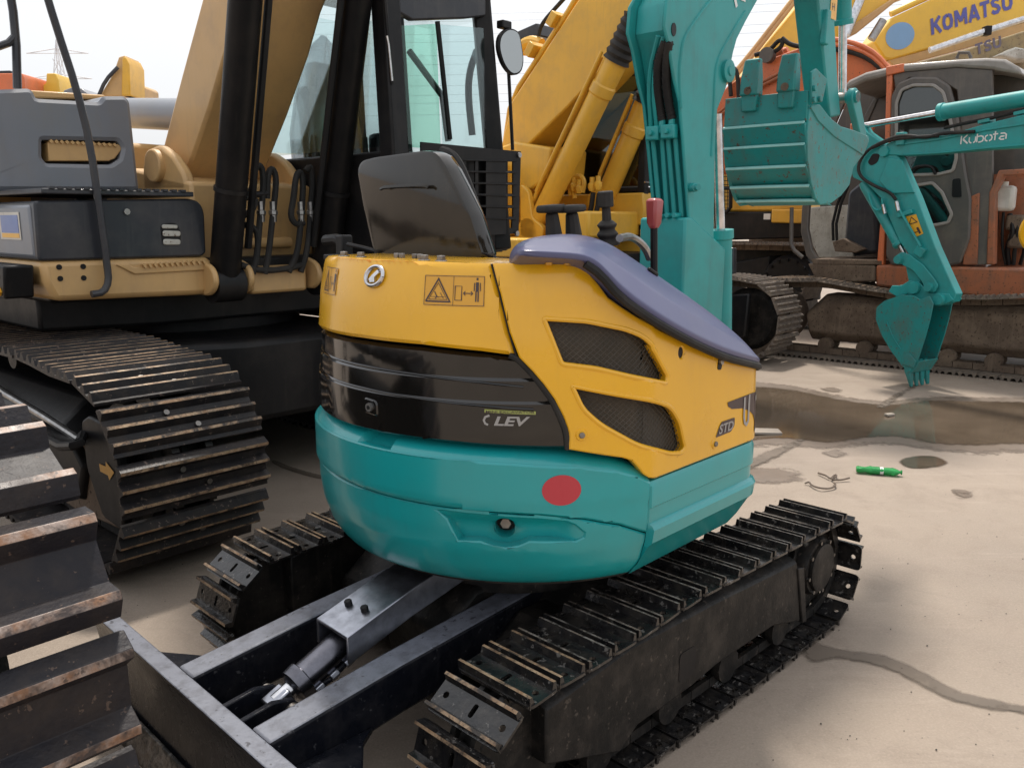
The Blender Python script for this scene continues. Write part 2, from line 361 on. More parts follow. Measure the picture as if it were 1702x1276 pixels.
# ---------------------------------------------------------------- read-off: where a photographed point lies on a known plane of a machine
class Frame:
    def __init__(s, x, y, deg):
        s.o = Vector((x, y, 0)); s.deg = deg; s.Ri = Matrix.Rotation(-R(deg), 3, 'Z'); s.c = s.Ri @ (Vector((0, 0, CAM_H)) - s.o)
    def ray(s, px, py):
        u = (px - PW / 2) / FPX; v = -(py - PH / 2) / FPX; cp, sp = math.cos(R(PITCH)), math.sin(R(PITCH))
        return s.Ri @ Vector((u, cp + v * sp, v * cp - sp))
    def q(s, px, py, ax, val):
        d = s.ray(px, py); return s.c + d * ((val - s.c[ax]) / d[ax])
    def xz(s, pts, y): return [(p.x, p.z) for p in (s.q(a, b, 1, y) for a, b in pts)]
    def yz(s, pts, x): return [(p.y, p.z) for p in (s.q(a, b, 0, x) for a, b in pts)]
    def xy(s, pts, z): return [(p.x, p.y) for p in (s.q(a, b, 2, z) for a, b in pts)]
WORLD = Frame(0, 0, 0)
# ================================================================ ground
g = MB(); g.add([(-400, -400, 0), (400, -400, 0), (400, 400, 0), (-400, 400, 0)], [(0, 1, 2, 3)])
struct(g.build('ground', 'concrete'))
def blob(px, z, name, material, jit=.02, sub=4, seed=1, rim=.05):
    """thin sheet lying on the yard, outline read off the photograph on the ground plane and roughened"""
    r = random.Random(seed); pts = [Vector(p) for p in WORLD.xy(px, 0)]; out = []
    n = len(pts)
    for i in range(n):
        p0, p1, p2, p3 = pts[i - 1], pts[i], pts[(i + 1) % n], pts[(i + 2) % n]
        for k in range(sub):
            t = k / sub
            q = .5 * ((2 * p1) + (-p0 + p2) * t + (2 * p0 - 5 * p1 + 4 * p2 - p3) * t * t + (-p0 + 3 * p1 - 3 * p2 + p3) * t ** 3)
            out.append((q.x, q.y))
    edge = []; segs = [(Vector(p), Vector(q)) for p, q in zip(out, out[1:] + out[:1])]
    def f(u, v, o):
        p = Vector((u, v)); d = 9.0
        for a, b in segs:
            ab = b - a; t = max(0.0, min(1.0, (p - a).dot(ab) / max(ab.length_squared, 1e-12))); d = min(d, (p - a - ab * t).length)
        edge.append(min(1.0, d / rim)); return (u, v, z)
    xs, ys = [p[0] for p in out], [p[1] for p in out]; st = max(rim * .7, .014)
    if (max(xs) - min(xs)) * (max(ys) - min(ys)) / st ** 2 > 12000: st = .06
    o = sheet(out, [], f, rng(min(xs), max(xs), st)[1:-1], rng(min(ys), max(ys), st)[1:-1], name=name, mats=material)
    at = o.data.attributes.new('edge', 'FLOAT', 'POINT')
    for i, e in enumerate(edge): at.data[i].value = e
    return struct(o)
def rng(a, b, st):
    n = max(1, int(round((b - a) / st))); return [a + (b - a) * i / n for i in range(n + 1)]

# ================================================================ crawler tracks
def loop_path(idler, sprocket, top, n=40):
    (x0, z0, r0), (x1, z1, r1) = idler, sprocket
    p = [(x1, z1 - r1), (x0, z0 - r0)]
    p += [(x0 + r0 * math.cos(R(a)), z0 + r0 * math.sin(R(a))) for a in range(262, 88, -8)]
    p += list(top)
    p += [(x1 + r1 * math.cos(R(a)), z1 + r1 * math.sin(R(a))) for a in range(90, -90, -8)]
    return [Vector(q) for q in p]
def resample(path, pitch, phase=0.0):
    P = path + [path[0]]; L = [0]
    for a, b in zip(P, P[1:]): L.append(L[-1] + (b - a).length)
    n = max(3, round(L[-1] / pitch)); out = []
    def at(d):
        d %= L[-1]
        for i in range(len(P) - 1):
            if L[i + 1] >= d and L[i + 1] > L[i]:
                return P[i].lerp(P[i + 1], (d - L[i]) / (L[i + 1] - L[i]))
        return P[-1]
    st = L[-1] / n
    for i in range(n):
        d = (i + phase) * st; a, b = at(d - st * .45), at(d + st * .45)
        out.append(((a + b) / 2, (b - a).normalized()))
    return out
def shoe_mesh(name, p, w, grousers, h, gw, t, mats, slope=.012, holes=None, bolts=None):
    """one track shoe: plate with grouser bars across it; worn tips are a second material"""
    mb = MB()
    if holes is None:
        prof = [(-p * .5, -t), (p * .5, -t), (p * .5, 0)]; mis = [0, 0, 0]
        for gx in sorted(grousers, reverse=True):
            prof += [(gx + gw / 2 + slope, 0), (gx + gw / 2, h), (gx - gw / 2, h), (gx - gw / 2 - slope, 0)]; mis += [0, 1, 0, 0]
        prof += [(-p * .5, 0)]; mis += [0]
        mb.prism(prof, -w / 2, w / 2, XZ, 0, mis)
    else:
        o = sheet(rounded([(-p * .485, -w / 2), (p * .485, -w / 2), (p * .485, w / 2), (-p * .485, w / 2)], .02), holes, lambda u, v, q: (u, v, q), thick=t, name='tmp')
        mb.add([v.co for v in o.data.vertices], [tuple(f.vertices) for f in o.data.polygons])
        d = o.data; bpy.data.objects.remove(o); 
        o2 = [(v[0], v[1], -t) for v in rounded([(-p * .42, -w / 2), (p * .42, -w / 2), (p * .42, w / 2), (-p * .42, w / 2)], .02)]
        for gx in grousers:
            s = 1 if gx > 0 else -1
            prof = [(gx - s * (gw * .5 + slope), -.001), (gx - s * gw / 2, h), (gx + s * gw / 2, h), (gx + s * (gw / 2 + .002), -t * 1.4)]
            mb.prism(prof, -w / 2 + .004, w / 2 - .004, XZ, 0, [0, 1, 0, 0])
    for (bx, by, br) in bolts or []:
        mb.cyl((bx, by, -.002), (bx, by, .014), br, br * .9, 8, 2 if len(mats) > 2 else 0)
    me = bpy.data.meshes.new(name); me.from_pydata(mb.v, [], mb.f)
    for k in mats: me.materials.append(M[k])
    me.polygons.foreach_set('material_index', mb.m); finish(me, 30)
    return me
def lay_track(parent, path, y, me, pitch, bevel=0, skip=None, phase=0.0, jitter=0.0, off=0.0):
    for c, t in resample(path, pitch, phase):
        c = c + Vector((-t.y, t.x)) * off
        if skip and skip(c): continue
        o = link('track_shoe', me, parent, bevel, 1)
        o.location = (c.x, y + rnd.uniform(-jitter, jitter), c.y); o.rotation_euler = (0, -math.atan2(t.y, t.x) + rnd.uniform(-jitter, jitter) * 3, 0)
def chain(parent, path, y, w, depth, material, pitch):
    mb = MB()
    for c, t in resample(path, pitch, .5):
        n = Vector((-t.y, t.x)); rot = Matrix.Rotation(-math.atan2(t.y, t.x), 3, 'Y')
        for s in (-1, 1):
            q = c - n * 0
            mb.box((q.x, y + s * w / 2, q.y), (pitch * .96, w * .22, depth), rot)
        q = c; mb.cyl((q.x, y - w * .5, q.y), (q.x, y + w * .5, q.y), depth * .3, n=8)
    return mb.build('track_chain', material, parent)

# ================================================================ the teal and yellow compact excavator
mini = thing('compact_excavator', 'teal and yellow compact excavator with black seat, seen from its rounded rear corner', 'excavator', (.007, 2.934, 0), 45)
T = Frame(.007, 2.934, 45); U = Frame(.044, 2.90, 47)
_rel = T.Ri @ (U.o - T.o)
def up(o):
    o.location = _rel; o.rotation_euler = (0, 0, R(2)); return o

# ---- undercarriage
MS = shoe_mesh('track_shoe', .112, .275, (-.044, .044), .022, .009, .008, ['shoe_oil', 'worn_edge'], .008,
               holes=[circ(0, -.105, .010, 8), circ(0, .105, .010, 8), rounded([(-.019, -.008), (.019, -.008), (.019, .008), (-.019, .008)], .007, 2)])
MSN = shoe_mesh('track_shoe', .112, .275, (-.044, .044), .022, .007, .008, ['shoe_oil', 'worn_grey'], .008,
               holes=[circ(0, -.105, .010, 8), circ(0, .105, .010, 8), rounded([(-.019, -.008), (.019, -.008), (.019, .008), (-.019, .008)], .007, 2)])
mpath = loop_path((-.66, .238, .178), (1.05, .245, .187), [(-.5, .417), (-.2, .427), (.08, .449), (.35, .441), (.7, .433)])
for s in (-1, 1):
    yc = s * .633
    for c, t in resample(mpath, .112, .35):
        c = c + Vector((-t.y, t.x)) * .035
        o = link('track_shoe', MS if (c.x < -.55 or s > 0) else MSN, mini)
        o.location = (c.x, yc + rnd.uniform(-.003, .003), c.y); o.rotation_euler = (0, -math.atan2(t.y, t.x) + rnd.uniform(-.03, .03), 0)
    chain(mini, mpath, yc, .075, .035, 'frame_black', .112)
    # frame with a sloping shoulder
    fo = T.xz([(815, 1238), (1050, 1078), (1200, 998), (1325, 936), (1330, 1032), (1285, 1040), (1190, 1105), (1150, 1140), (1060, 1205), (1030, 1250), (900, 1276)], -.735)
    fo = [(max(x, -.62), z) for x, z in fo]
    rings = []
    for y, dz, sh in ((.735, 0, 0), (.725, .012, 0), (.60, .055, .0), (.52, .055, 0)):
        rings.append([(x, s * y, z + (dz if z > .25 else 0)) for x, z in fo])
    o = MB().loft(rings).build('track_frame', 'frame_black', mini, .006)
    MB().prism(rounded([(-.045, -.05), (.045, -.05), (.045, .05), (-.045, .05)], .02), s * .737, s * .728, lambda u, v, w: (u + T.q(1142, 1103, 1, -.735).x, w, v + T.q(1142, 1103, 1, -.735).z)).build('inspection_opening', 'black', o)
    MB().turn((-.66, yc - .05, .238), (0, 1, 0), [(0, .05), (0, .165), (.012, .18), (.03, .16), (.07, .16), (.088, .18), (.10, .165), (.10, .05)], 28).build('idler', 'frame_black', mini)
    sp = MB(); 
    teeth = []
    for i in range(44):
        a = 2 * PI * i / 44; teeth.append((1.05 + (.20 if i % 4 in (0, 1) else .165) * math.cos(a), .245 + (.20 if i % 4 in (0, 1) else .165) * math.sin(a)))
    sp.prism(teeth, yc - .02, yc + .02, XZ); sp.build('sprocket', 'frame_black', mini, .004)
    mo = MB().turn((1.03, s * .52, .262), (0, s, 0), [(0, .16), (.10, .16), (.11, .125), (.165, .12), (.18, .112), (.183, .06)], 32).build('drive_motor', 'frame_black', mini)
    MB().turn((1.03, s * .703, .262), (0, s, 0), [(0, .098), (.012, .096), (.016, .085), (.0165, .02)], 32).build('motor_cover', 'frame_black', mo)
    for k in range(8):
        a = 2 * PI * k / 8 + .2
        MB().cyl((1.03 + .107 * math.cos(a), s * .70, .262 + .107 * math.sin(a)), (1.03 + .107 * math.cos(a), s * .712, .262 + .107 * math.sin(a)), .008, n=6).build('cover_bolt', 'bolt_steel', mo)
    for x in (-.35, .0, .35, .72):
        MB().turn((x, yc - .07, .105), (0, 1, 0), [(0, .04), (0, .062), (.03, .062), (.035, .05), (.105, .05), (.11, .062), (.14, .062), (.14, .04)], 20).build('track_roller', 'frame_black', mini)
    MB().turn((.06, yc - .06, .405), (0, 1, 0), [(0, .03), (0, .045), (.12, .045), (.12, .03)], 18).build('carrier_roller', 'frame_black', mini)
    MB().box((.06, s * .57, .37), (.05, .08, .08)).build('roller_bracket', 'frame_black', mini, .005)
    # guard plate beside the drive motor with a rubbed edge
    MB().prism(T.xz([(1328, 940), (1332, 1030), (1325, 1032), (1318, 942)], -.72), s * .742, s * .56, XZ).build('end_plate', 'frame_black', mini, .004)
b = MB(); b.prism([(-.16, .22), (.55, .22), (.6, .36), (.45, .47), (-.10, .47), (-.22, .36)], -.53, .53, XZ); b.build('car_body', 'frame_black', mini, .02)
MB().prism([(-.46, .06), (-.1, .06), (-.1, .46), (-.38, .46), (-.52, .36)], -.205, .130, XZ).build('underbody_light_block', 'frame_black', mini, .02)  # added dark block, stops light passing under the machine from behind
for y0_, y1_ in ((.235, .49), (-.49, -.305)): MB().prism([(-.40, .10), (-.1, .10), (-.1, .40), (-.30, .40), (-.44, .30)], y0_, y1_, XZ).build('cross_member', 'frame_black', mini, .02)
MB().turn((0, 0, .44), (0, 0, 1), [(0, .40), (.06, .40), (.07, .36), (.15, .36)], 40).build('swing_ring', 'frame_black', mini)
# ---- dozer blade
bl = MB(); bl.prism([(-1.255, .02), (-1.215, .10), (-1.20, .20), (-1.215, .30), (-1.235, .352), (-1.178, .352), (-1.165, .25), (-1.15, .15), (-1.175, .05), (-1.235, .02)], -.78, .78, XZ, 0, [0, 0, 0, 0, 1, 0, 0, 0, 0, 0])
bl = bl.build('dozer_blade', ['blade_steel', 'blade_top_skylit'], mini, .006)
MB().prism([(-1.262, .005), (-1.232, .10), (-1.222, .10), (-1.245, .005)], -.78, .78, XZ).build('cutting_edge', 'worn_grey', bl, .003)
for yy, w in ((.18, .095), (-.255, .095)):
    a = MB(); rings = []
    for x, zt, h in ((-1.17, .338, .15), (-.75, .385, .15), (.12, .460, .16)):
        rings.append([(x, yy - w / 2, zt - h), (x, yy + w / 2, zt - h), (x, yy + w / 2, zt), (x, yy - w / 2, zt)])
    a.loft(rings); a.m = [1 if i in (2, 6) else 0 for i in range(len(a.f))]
    a.build('blade_arm', ['blade_steel', 'blade_top_skylit'], mini, .010)
    s = 1 if yy > 0 else -1
    MB().prism([(-1.16, yy + s * .05), (-.86, yy + s * .05), (-.92, yy + s * .09), (-1.16, yy + s * .42)], .225, .245, XY).build('gusset', 'blade_steel', bl, .004)
    MB().prism([(-1.16, yy - s * .05), (-1.03, yy - s * .05), (-1.16, yy - s * .14)], .20, .22, XY).build('gusset', 'blade_steel', bl, .004)
for yy in (-.005, -.105):
    MB().prism([(-1.16, .12), (-1.16, .30), (-1.05, .315), (-.99, .30), (-.965, .27), (-.98, .235), (-1.06, .18)], yy - .010, yy + .010, XZ).build('clevis_plate', 'blade_steel', bl, .004)
MB().cyl((-1.0, -.14, .272), (-1.0, .03, .272), .022, n=14).build('clevis_pin', 'bolt_steel', bl, .004)
bc = MB(); c0, c1 = Vector((-.965, -.055, .295)), Vector((-.55, -.055, .475)); ax = (c1 - c0).normalized()
bc.turn(c0 - ax * .0, ax, [(0, .035), (.01, .052), (.045, .055), (.05, .046), (.40, .046), (.42, .03)], 24)
bc = bc.build('blade_cylinder', 'gunmetal', mini)
MB().cyl(c0 - ax * .055, c0 + ax * .01, .027, n=16).build('piston_rod', 'chrome', bc)
MB().box(c0 - ax * .045, (.07, .06, .05), Matrix.Rotation(-.41, 3, 'Y')).build('rod_eye', 'plate_steel', bc, .006)
side = Vector((.0, -.055, .0)); upv = ax.cross(Vector((0, 1, 0))).normalized() * -1
pp = [c0 + ax * d + side * .8 + upv * u for d, u in ((.055, .028), (.10, .035), (.16, .03), (.22, .035), (.30, .035))]
MB().tube(pp, .0085, 8).build('oil_pipe', 'blade_steel', bc)
for d in (.06, .115, .17, .23):
    q = c0 + ax * d + side * .8 + upv * .032; MB().cyl(q - ax * .014, q + ax * .014, .014, n=6).build('pipe_nut', 'plate_steel', bc, .002)
# folded guard over the cylinder
gd = MB(); g0, g1 = T.q(556, 1042, 2, .455), None
def guard_ring(x, zt): return [(x, -.16, zt - .085), (x, -.155, zt), (x, .005, zt + .004), (x, .01, zt - .075), (x, -.001, zt - .075), (x, -.003, zt - .006), (x, -.148, zt - .010), (x, -.152, zt - .085)]
gd.loft([guard_ring(-.835, .445), guard_ring(-.60, .515), guard_ring(-.34, .575)])
gd = gd.build('cylinder_guard', 'plate_steel', mini, .003)
for x, y, z in ((-.745, -.035, .475), (-.735, -.105, .476)):
    MB().cyl((x, y, z - .004), (x - .004, y, z + .016), .0125, n=6).build('guard_bolt', 'black', gd, .002)

# ---- upper structure: panels wrapped round its plan outline
UR, UTH, UX1, URC = .72, math.atan2(-.685, -.22), .36, .10
def plan(s):
    if s < 0:
        a = UTH + s / UR; return Vector((UR * math.cos(a), UR * math.sin(a))), Vector((math.cos(a), math.sin(a)))
    L = UX1 + .22
    if s < L: return Vector((-.22 + s, -.685)), Vector((0, -1))
    a = (s - L) / URC - PI / 2; n = Vector((math.cos(a), math.sin(a))); return Vector((UX1, -.685 + URC)) + n * URC, n
def interp(z, tab):
    if z <= tab[0][0]: return tab[0][1]
    for (a, p), (b, q) in zip(tab, tab[1:]):
        if z <= b: return p + (q - p) * (z - a) / (b - a)
    return tab[-1][1]
CWT = [(.60, -.075), (.63, -.05), (.66, -.034), (.72, -.014), (.78, -.006), (.85, -.004), (.86, 0), (1.0, 0)]
HOT = [(1.0, -.02), (1.28, -.025), (1.40, -.036), (1.47, -.048), (1.51, -.06), (1.6, -.07)]
COT = [(.85, -.003), (.9, 0), (1.2, -.010), (1.3, -.016), (1.45, -.032), (1.52, -.055), (1.55, -.06)]
def wrapf(tab, extra=0.0):
    def f(s, z, o):
        p, n = plan(s); q = p + n * (interp(z, tab) + o + extra); return (q.x, q.y, z)
    return f
SC = rng(-2.3, .75, .025); ZC = rng(.55, 1.6, .03)
# counterweight
topz = [(-2.1, .985), (-1.3, .985), (-.6, .982), (-.41, .978), (-.23, .965), (-.12, .945), (-.05, .922), (-.004, .898)]
beltz = [(-2.1, .855), (-1.3, .853), (-.91, .845), (-.5, .837), (-.33, .828), (-.21, .812), (-.10, .783), (-.004, .742)]
cw_up = sheet(topz[::-1] + [(a, b + .002) for a, b in beltz], [], wrapf(CWT), SC, rng(.72, 1.0, .02), .006, .006, .03, 'counterweight', 'teal', mini); up(cw_up)
# lower belly, with a teardrop recess
rec_o = [(-.628, .826), (-.598, .806), (-.568, .744), (-.502, .748), (-.47, .737), (-.43, .732), (-.393, .739), (-.363, .753), (-.23, .748), (-.208, .758), (-.206, .770), (-.235, .796), (-.285, .818), (-.36, .828), (-.46, .832), (-.56, .834)]
cxy = (sum(p[0] for p in rec_o) / len(rec_o), sum(p[1] for p in rec_o) / len(rec_o))
beltz2 = [(a, b - .002) for a, b in beltz]
low = sheet(beltz2 + [(-.004, .60), (-2.1, .60)], [rec_o], wrapf(CWT, -.004), SC, rng(.60, .86, .02), .005, .005, .03, 'lower_counterweight', 'teal', cw_up)
def shrink(p, k, kz): return (cxy[0] + (p[0] - cxy[0]) * k, cxy[1] + (p[1] - cxy[1]) * kz)
def smooth01(t): t = max(0.0, min(1.0, t)); return t * t * (3 - 2 * t)
def rec_depth(s_, z_):
    return .036 * smooth01((.836 - z_) / .055) * max(0.0, min(1.0, (s_ + .632 - (.80 - z_) * .25) / .045)) * smooth01((-.205 - s_) / .10)
wf = wrapf(CWT, -.004); rc = MB(); rr_ = []
for (a0, b0), (a1, b1) in zip(rec_o, rec_o[1:] + rec_o[:1]):
    for k in range(5): rr_.append((a0 + (a1 - a0) * k / 5, b0 + (b1 - b0) * k / 5))
rc.loft([[wf(a, b, -.004) for a, b in rr_], [wf(a, b, -.006 - rec_depth(a, b)) for a, b in rr_]], True, False); rc.build('recess_wall', 'teal', cw_up, ang=50)
sheet(rec_o, [circ(-.435, .784, .030, 20)], lambda u, v, o: wf(u, v, -.005 - rec_depth(u, v)), rng(-.64, -.20, .012), rng(.60, .86, .012), 0, 0, 0, 'recess_floor', 'teal', cw_up, ang=45)
def wrapcyl(s, z, tab, o0, o1, r, r1=None, n=18, caps=True):
    p, nn = plan(s); b = interp(z, tab); a3 = Vector((*(p + nn * (b + o0)), z)); b3 = Vector((*(p + nn * (b + o1)), z)); return MB().cyl(a3, b3, r, r1, n, 0, caps)
wrapcyl(-.435, .784, CWT, -.030, -.085, .0305, .027, caps=False).build('bolt_well', 'teal', cw_up)
wrapcyl(-.435, .784, CWT, -.085, -.090, .030).build('well_floor', 'teal', cw_up)
wrapcyl(-.435, .784, CWT, -.088, -.058, .0175, n=6).build('mounting_bolt', 'bolt_steel', cw_up, .002)
# chamfered top of the counterweight, notched behind the left lamp
tr = []
for s in rng(-2.1, -.004, .02):
    zt = interp(s, topz); p, n = plan(s); notch = -.91 < s < -.80
    row = []
    for o, dz in ((-.004, -.004), (-.012, .004), (-.032, .022), (-.10, .034)):
        if notch and o > -.09: dz -= .034
        q = p + n * o; row.append((q.x, q.y, zt + dz))
    tr.append(row)
MB().loft(tr, False, False).build('counterweight_top', 'teal', cw_up, ang=40)
sheet(circ(-.276, .902, .054, 40, .043), [], wrapf(CWT, .0015), SC, [], 0, 0, .001, 'red_oval_mark', 'red_mark', cw_up)
# right-hand teal skirt, ribbed along its length
sk = MB(); rows = []
SKT = [(.60, -.075), (.64, -.045), (.70, -.010), (.715, .004), (.755, .010), (.765, .004), (.772, -.008), (.815, -.008), (.822, -.001), (.885, -.002), (.897, -.008), (.899, -.03)]
for s in rng(.002, .70, .025): 
    p, n = plan(s); rows.append([(*(p + n * o), z) for z, o in SKT])
p, n = plan(-.006); rows = [[(*(p + n * (interp(z, CWT) - .004 if z < .89 else o)), z) for z, o in SKT]] + rows; sk.loft(rows, False, False); up(sk.build('side_skirt', 'teal', mini, ang=28))
# black rear panel with two steps
BLT = [(1.0, -.026), (1.03, -.018), (1.136, -.019), (1.143, -.026), (1.197, -.027), (1.205, -.034), (1.262, -.034), (1.285, -.04)]
bp = sheet([(-1.62, 1.025), (-1.42, 1.02), (-1.07, 1.018), (-.68, 1.024), (-.257, 1.012), (-.262, 1.06), (-.28, 1.105), (-.303, 1.15), (-.331, 1.188), (-.362, 1.225), (-.396, 1.258), (-.5, 1.268), (-.68, 1.277), (-.9, 1.278), (-1.2, 1.273), (-1.5, 1.262)], [], wrapf(BLT), SC, sorted([1.0, 1.03, 1.136, 1.143, 1.197, 1.205, 1.24]), .008, .010, .04, 'rear_panel', 'black_gloss', mini); up(bp)
for zz in ([(-1.5, 1.203), (-1.2, 1.206), (-.9, 1.207), (-.7, 1.203), (-.5, 1.193), (-.357, 1.181)], [(-1.5, 1.14), (-1.2, 1.143), (-.9, 1.143), (-.7, 1.139), (-.5, 1.131), (-.324, 1.122)]):
    pts = []
    for a, b in zip(zz, zz[1:]):
        for k in range(6): pts.append((a[0] + (b[0] - a[0]) * k / 6, a[1] + (b[1] - a[1]) * k / 6))
    f = wrapf(BLT, .001); MB().tube([f(a, b, 0) for a, b in pts], .0035, 8).build('trim_line', 'black_gloss', bp)
f = wrapf(BLT, .006); MB().tube([f(a, b, 0) for a, b in [(-.257, 1.012), (-.262, 1.06), (-.28, 1.105), (-.303, 1.15), (-.331, 1.188), (-.362, 1.225), (-.396, 1.258), (-.42, 1.268)]], .009, 8, smooth=1).build('rubber_edge', 'rubber', bp)
kb = sheet(rounded([(-.90, 1.075), (-.835, 1.07), (-.838, 1.115), (-.895, 1.12)], .012), [], wrapf(BLT, .004), SC, [], .004, .004, .006, 'lock_plate', 'black_gloss', bp)
wrapcyl(-.867, 1.094, BLT, .0, .010, .013).build('lock', 'steel', bp); wrapcyl(-.867, 1.094, BLT, .009, .012, .006, n=8).build('keyhole', 'black', bp)
# yellow hood
hd = sheet([(-1.43, 1.272), (-1.2, 1.284), (-.9, 1.289), (-.68, 1.288), (-.5, 1.278), (-.405, 1.268), (-.425, 1.33), (-.452, 1.43), (-.478, 1.507), (-.7, 1.510), (-.9, 1.511), (-1.15, 1.510), (-1.36, 1.506)], [], wrapf(HOT), SC, ZC, .010, .007, .05, 'hood', 'yellow', mini); up(hd)
tp = [wrapf(HOT)(s, 1.51, -.006) for s in rng(-1.36, -.47, .03)]
top_out = [(p[0], p[1]) for p in tp] + [(-.30, -.46), (-.26, .40)]
sheet(top_out, [], lambda u, v, o: (u, v, 1.508 + o), [], [], .012, .004, .03, 'hood_top', 'yellow', hd)
# yellow right-hand side cover with two vents
cov = [(-.470, 1.508), (-.35, 1.509), (-.229, 1.508), (-.206, 1.497), (-.186, 1.472), (-.143, 1.418), (-.10, 1.390), (-.051, 1.362), (.049, 1.318), (.204, 1.261), (.38, 1.206), (.534, 1.168), (.60, 1.15), (.70, 1.13),
       (.70, .905), (.6, .905), (.017, .905), (-.012, .912), (-.031, .925), (-.050, .948), (-.071, .969), (-.10, .980), (-.16, .993), (-.255, 1.014), (-.256, 1.06), (-.272, 1.105), (-.296, 1.152), (-.325, 1.192), (-.356, 1.228), (-.392, 1.264), (-.418, 1.33), (-.444, 1.43)]
v1 = rounded([(-.327, 1.367), (-.207, 1.358), (-.091, 1.333), (-.030, 1.310), (.012, 1.270), (.078, 1.190), (.070, 1.168), (-.073, 1.202), (-.182, 1.231), (-.277, 1.245)], [.008, .02, .02, .03, .02, .012, .012, .02, .02, .010])
v2 = rounded([(-.250, 1.188), (-.129, 1.160), (.016, 1.127), (.096, 1.098), (.143, 1.047), (.176, .962), (.152, .950), (.094, .960), (-.052, 1.009), (-.166, 1.075), (-.218, 1.122)], [.008, .02, .03, .03, .02, .014, .012, .02, .03, .03, .02])
hole = circ(.147, 1.247, .0135, 14, .0165)
cv = sheet(cov, [v1, v2, hole], wrapf(COT), SC, ZC, .004, .003, .028, 'side_cover', 'yellow', mini); up(cv)
def clip_line(p, d, poly):
    ts = []
    for a, b in zip(poly, poly[1:] + poly[:1]):
        ex, ey = b[0] - a[0], b[1] - a[1]; den = d[0] * ey - d[1] * ex
        if abs(den) < 1e-9: continue
        t = ((a[0] - p[0]) * ey - (a[1] - p[1]) * ex) / den; u = ((a[0] - p[0]) * d[1] - (a[1] - p[1]) * d[0]) / den
        if 0 <= u < 1: ts.append(t)
    ts.sort(); return list(zip(ts[::2], ts[1::2]))
for vv in (v1, v2):
    sheet(vv, [], wrapf(COT, -.034), SC, ZC, 0, 0, 0, 'vent_back', 'vent_brown', cv)
    me_ = MB(); f = wrapf(COT, -.020)
    for ang in (38, -38):
        d = (math.cos(R(ang)), math.sin(R(ang))); n = (-d[1], d[0])
        for k in range(-80, 80):
            p0 = (n[0] * k * .0125 - .1, n[1] * k * .0125 + 1.15)
            for a, b in clip_line(p0, d, vv):
                m_ = max(1, int((b - a) / .04)); 
                pts = [f(p0[0] + d[0] * (a + (b - a) * i / m_), p0[1] + d[1] * (a + (b - a) * i / m_), 0) for i in range(m_ + 1)]
                if (b - a) > .004: me_.tube(pts, .0010, 4)
    me_.build('vent_mesh', 'vent_wire', cv)
    # raised lip round the vent
    f = wrapf(COT, -.0035); lp = [f(a, b, 0) for a, b in vv]; MB().tube(lp + [lp[0]], .0075, 8).build('vent_lip', 'yellow', cv)
wrapcyl(.147, 1.247, COT, -.03, -.004, .0165).build('hole_back', 'black', cv)
sheet(rounded([(.348, 1.172), (.372, 1.168), (.384, 1.215), (.360, 1.222)], .011), [], wrapf(COT, .002), SC, [], 0, 0, .003, 'latch', 'black', cv)
wrapcyl(.366, 1.196, COT, .0, .009, .010).build('latch_key', 'steel', cv)
for s, z in ((-.222, 1.053), (.339, .942)):
    wrapcyl(s, z, COT, -.002, .004, .018, .015).build('bolt_dimple', 'yellow', cv); wrapcyl(s, z, COT, .002, .010, .009, n=6).build('cover_bolt', 'bolt_steel', cv, .002)
# shade in the gap between hood and cover, drawn as a black line
f = wrapf(COT, -.010); MB().tube([f(a, b, 0) for a, b in ((-.400, 1.266), (-.421, 1.33), (-.448, 1.43), (-.474, 1.506))], .003, 6).build('gap_shade', 'black', cv)
# ---- markings
def wrap_text(name, parent, s0, z0, txt, h, wd, material, tab, off, bold=0, shear=0, up_=False):
    vs, fs = text_geo(txt, 1.0, bold, shear); W_ = max(v[0] for v in vs); H_ = max(v[1] for v in vs); f = wrapf(tab, off)
    mb = MB(); mb.add([f(s0 + v[0] / W_ * wd, z0 + v[1] / H_ * h, 0) for v in vs], fs); o = mb.build(name, material, parent, smooth=False, recalc=False); return o
wrap_text('letter_decal', bp, -.462, 1.078, 'LEV', .026, .100, 'decal_grey', BLT, .003, .03, .25)
f = wrapf(BLT, .003); vs, fs = ribbon([(-.474, 1.106), (-.486, 1.101), (-.490, 1.092), (-.486, 1.083), (-.478, 1.080)], .006); MB().add([f(*v, 0) for v in vs], fs).build('letter_decal', 'decal_grey', bp, recalc=False)
sheet([(-.488, 1.1135), (-.347, 1.1095), (-.347, 1.1185), (-.488, 1.1225)], [], wrapf(BLT, .003), SC, [], 0, 0, 0, 'strip_decal', 'decal_lime', bp)
wrap_text('strip_lettering', bp, -.484, 1.1125, 'MINI EXCAVATOR', .007, .134, 'decal_black', BLT, .0042, .01)
def wrap_ribbon(mb, tab, off, pts, w, mi=0):
    q = []
    for a, b in zip(pts, pts[1:]):
        n = max(1, int(math.hypot(b[0] - a[0], b[1] - a[1]) / .02)); q += [(a[0] + (b[0] - a[0]) * i / n, a[1] + (b[1] - a[1]) * i / n) for i in range(n)]
    q.append(pts[-1]); f = wrapf(tab, off); vs, fs = ribbon(q, w); mb.add([f(*v, 0) for v in vs], fs, mi)
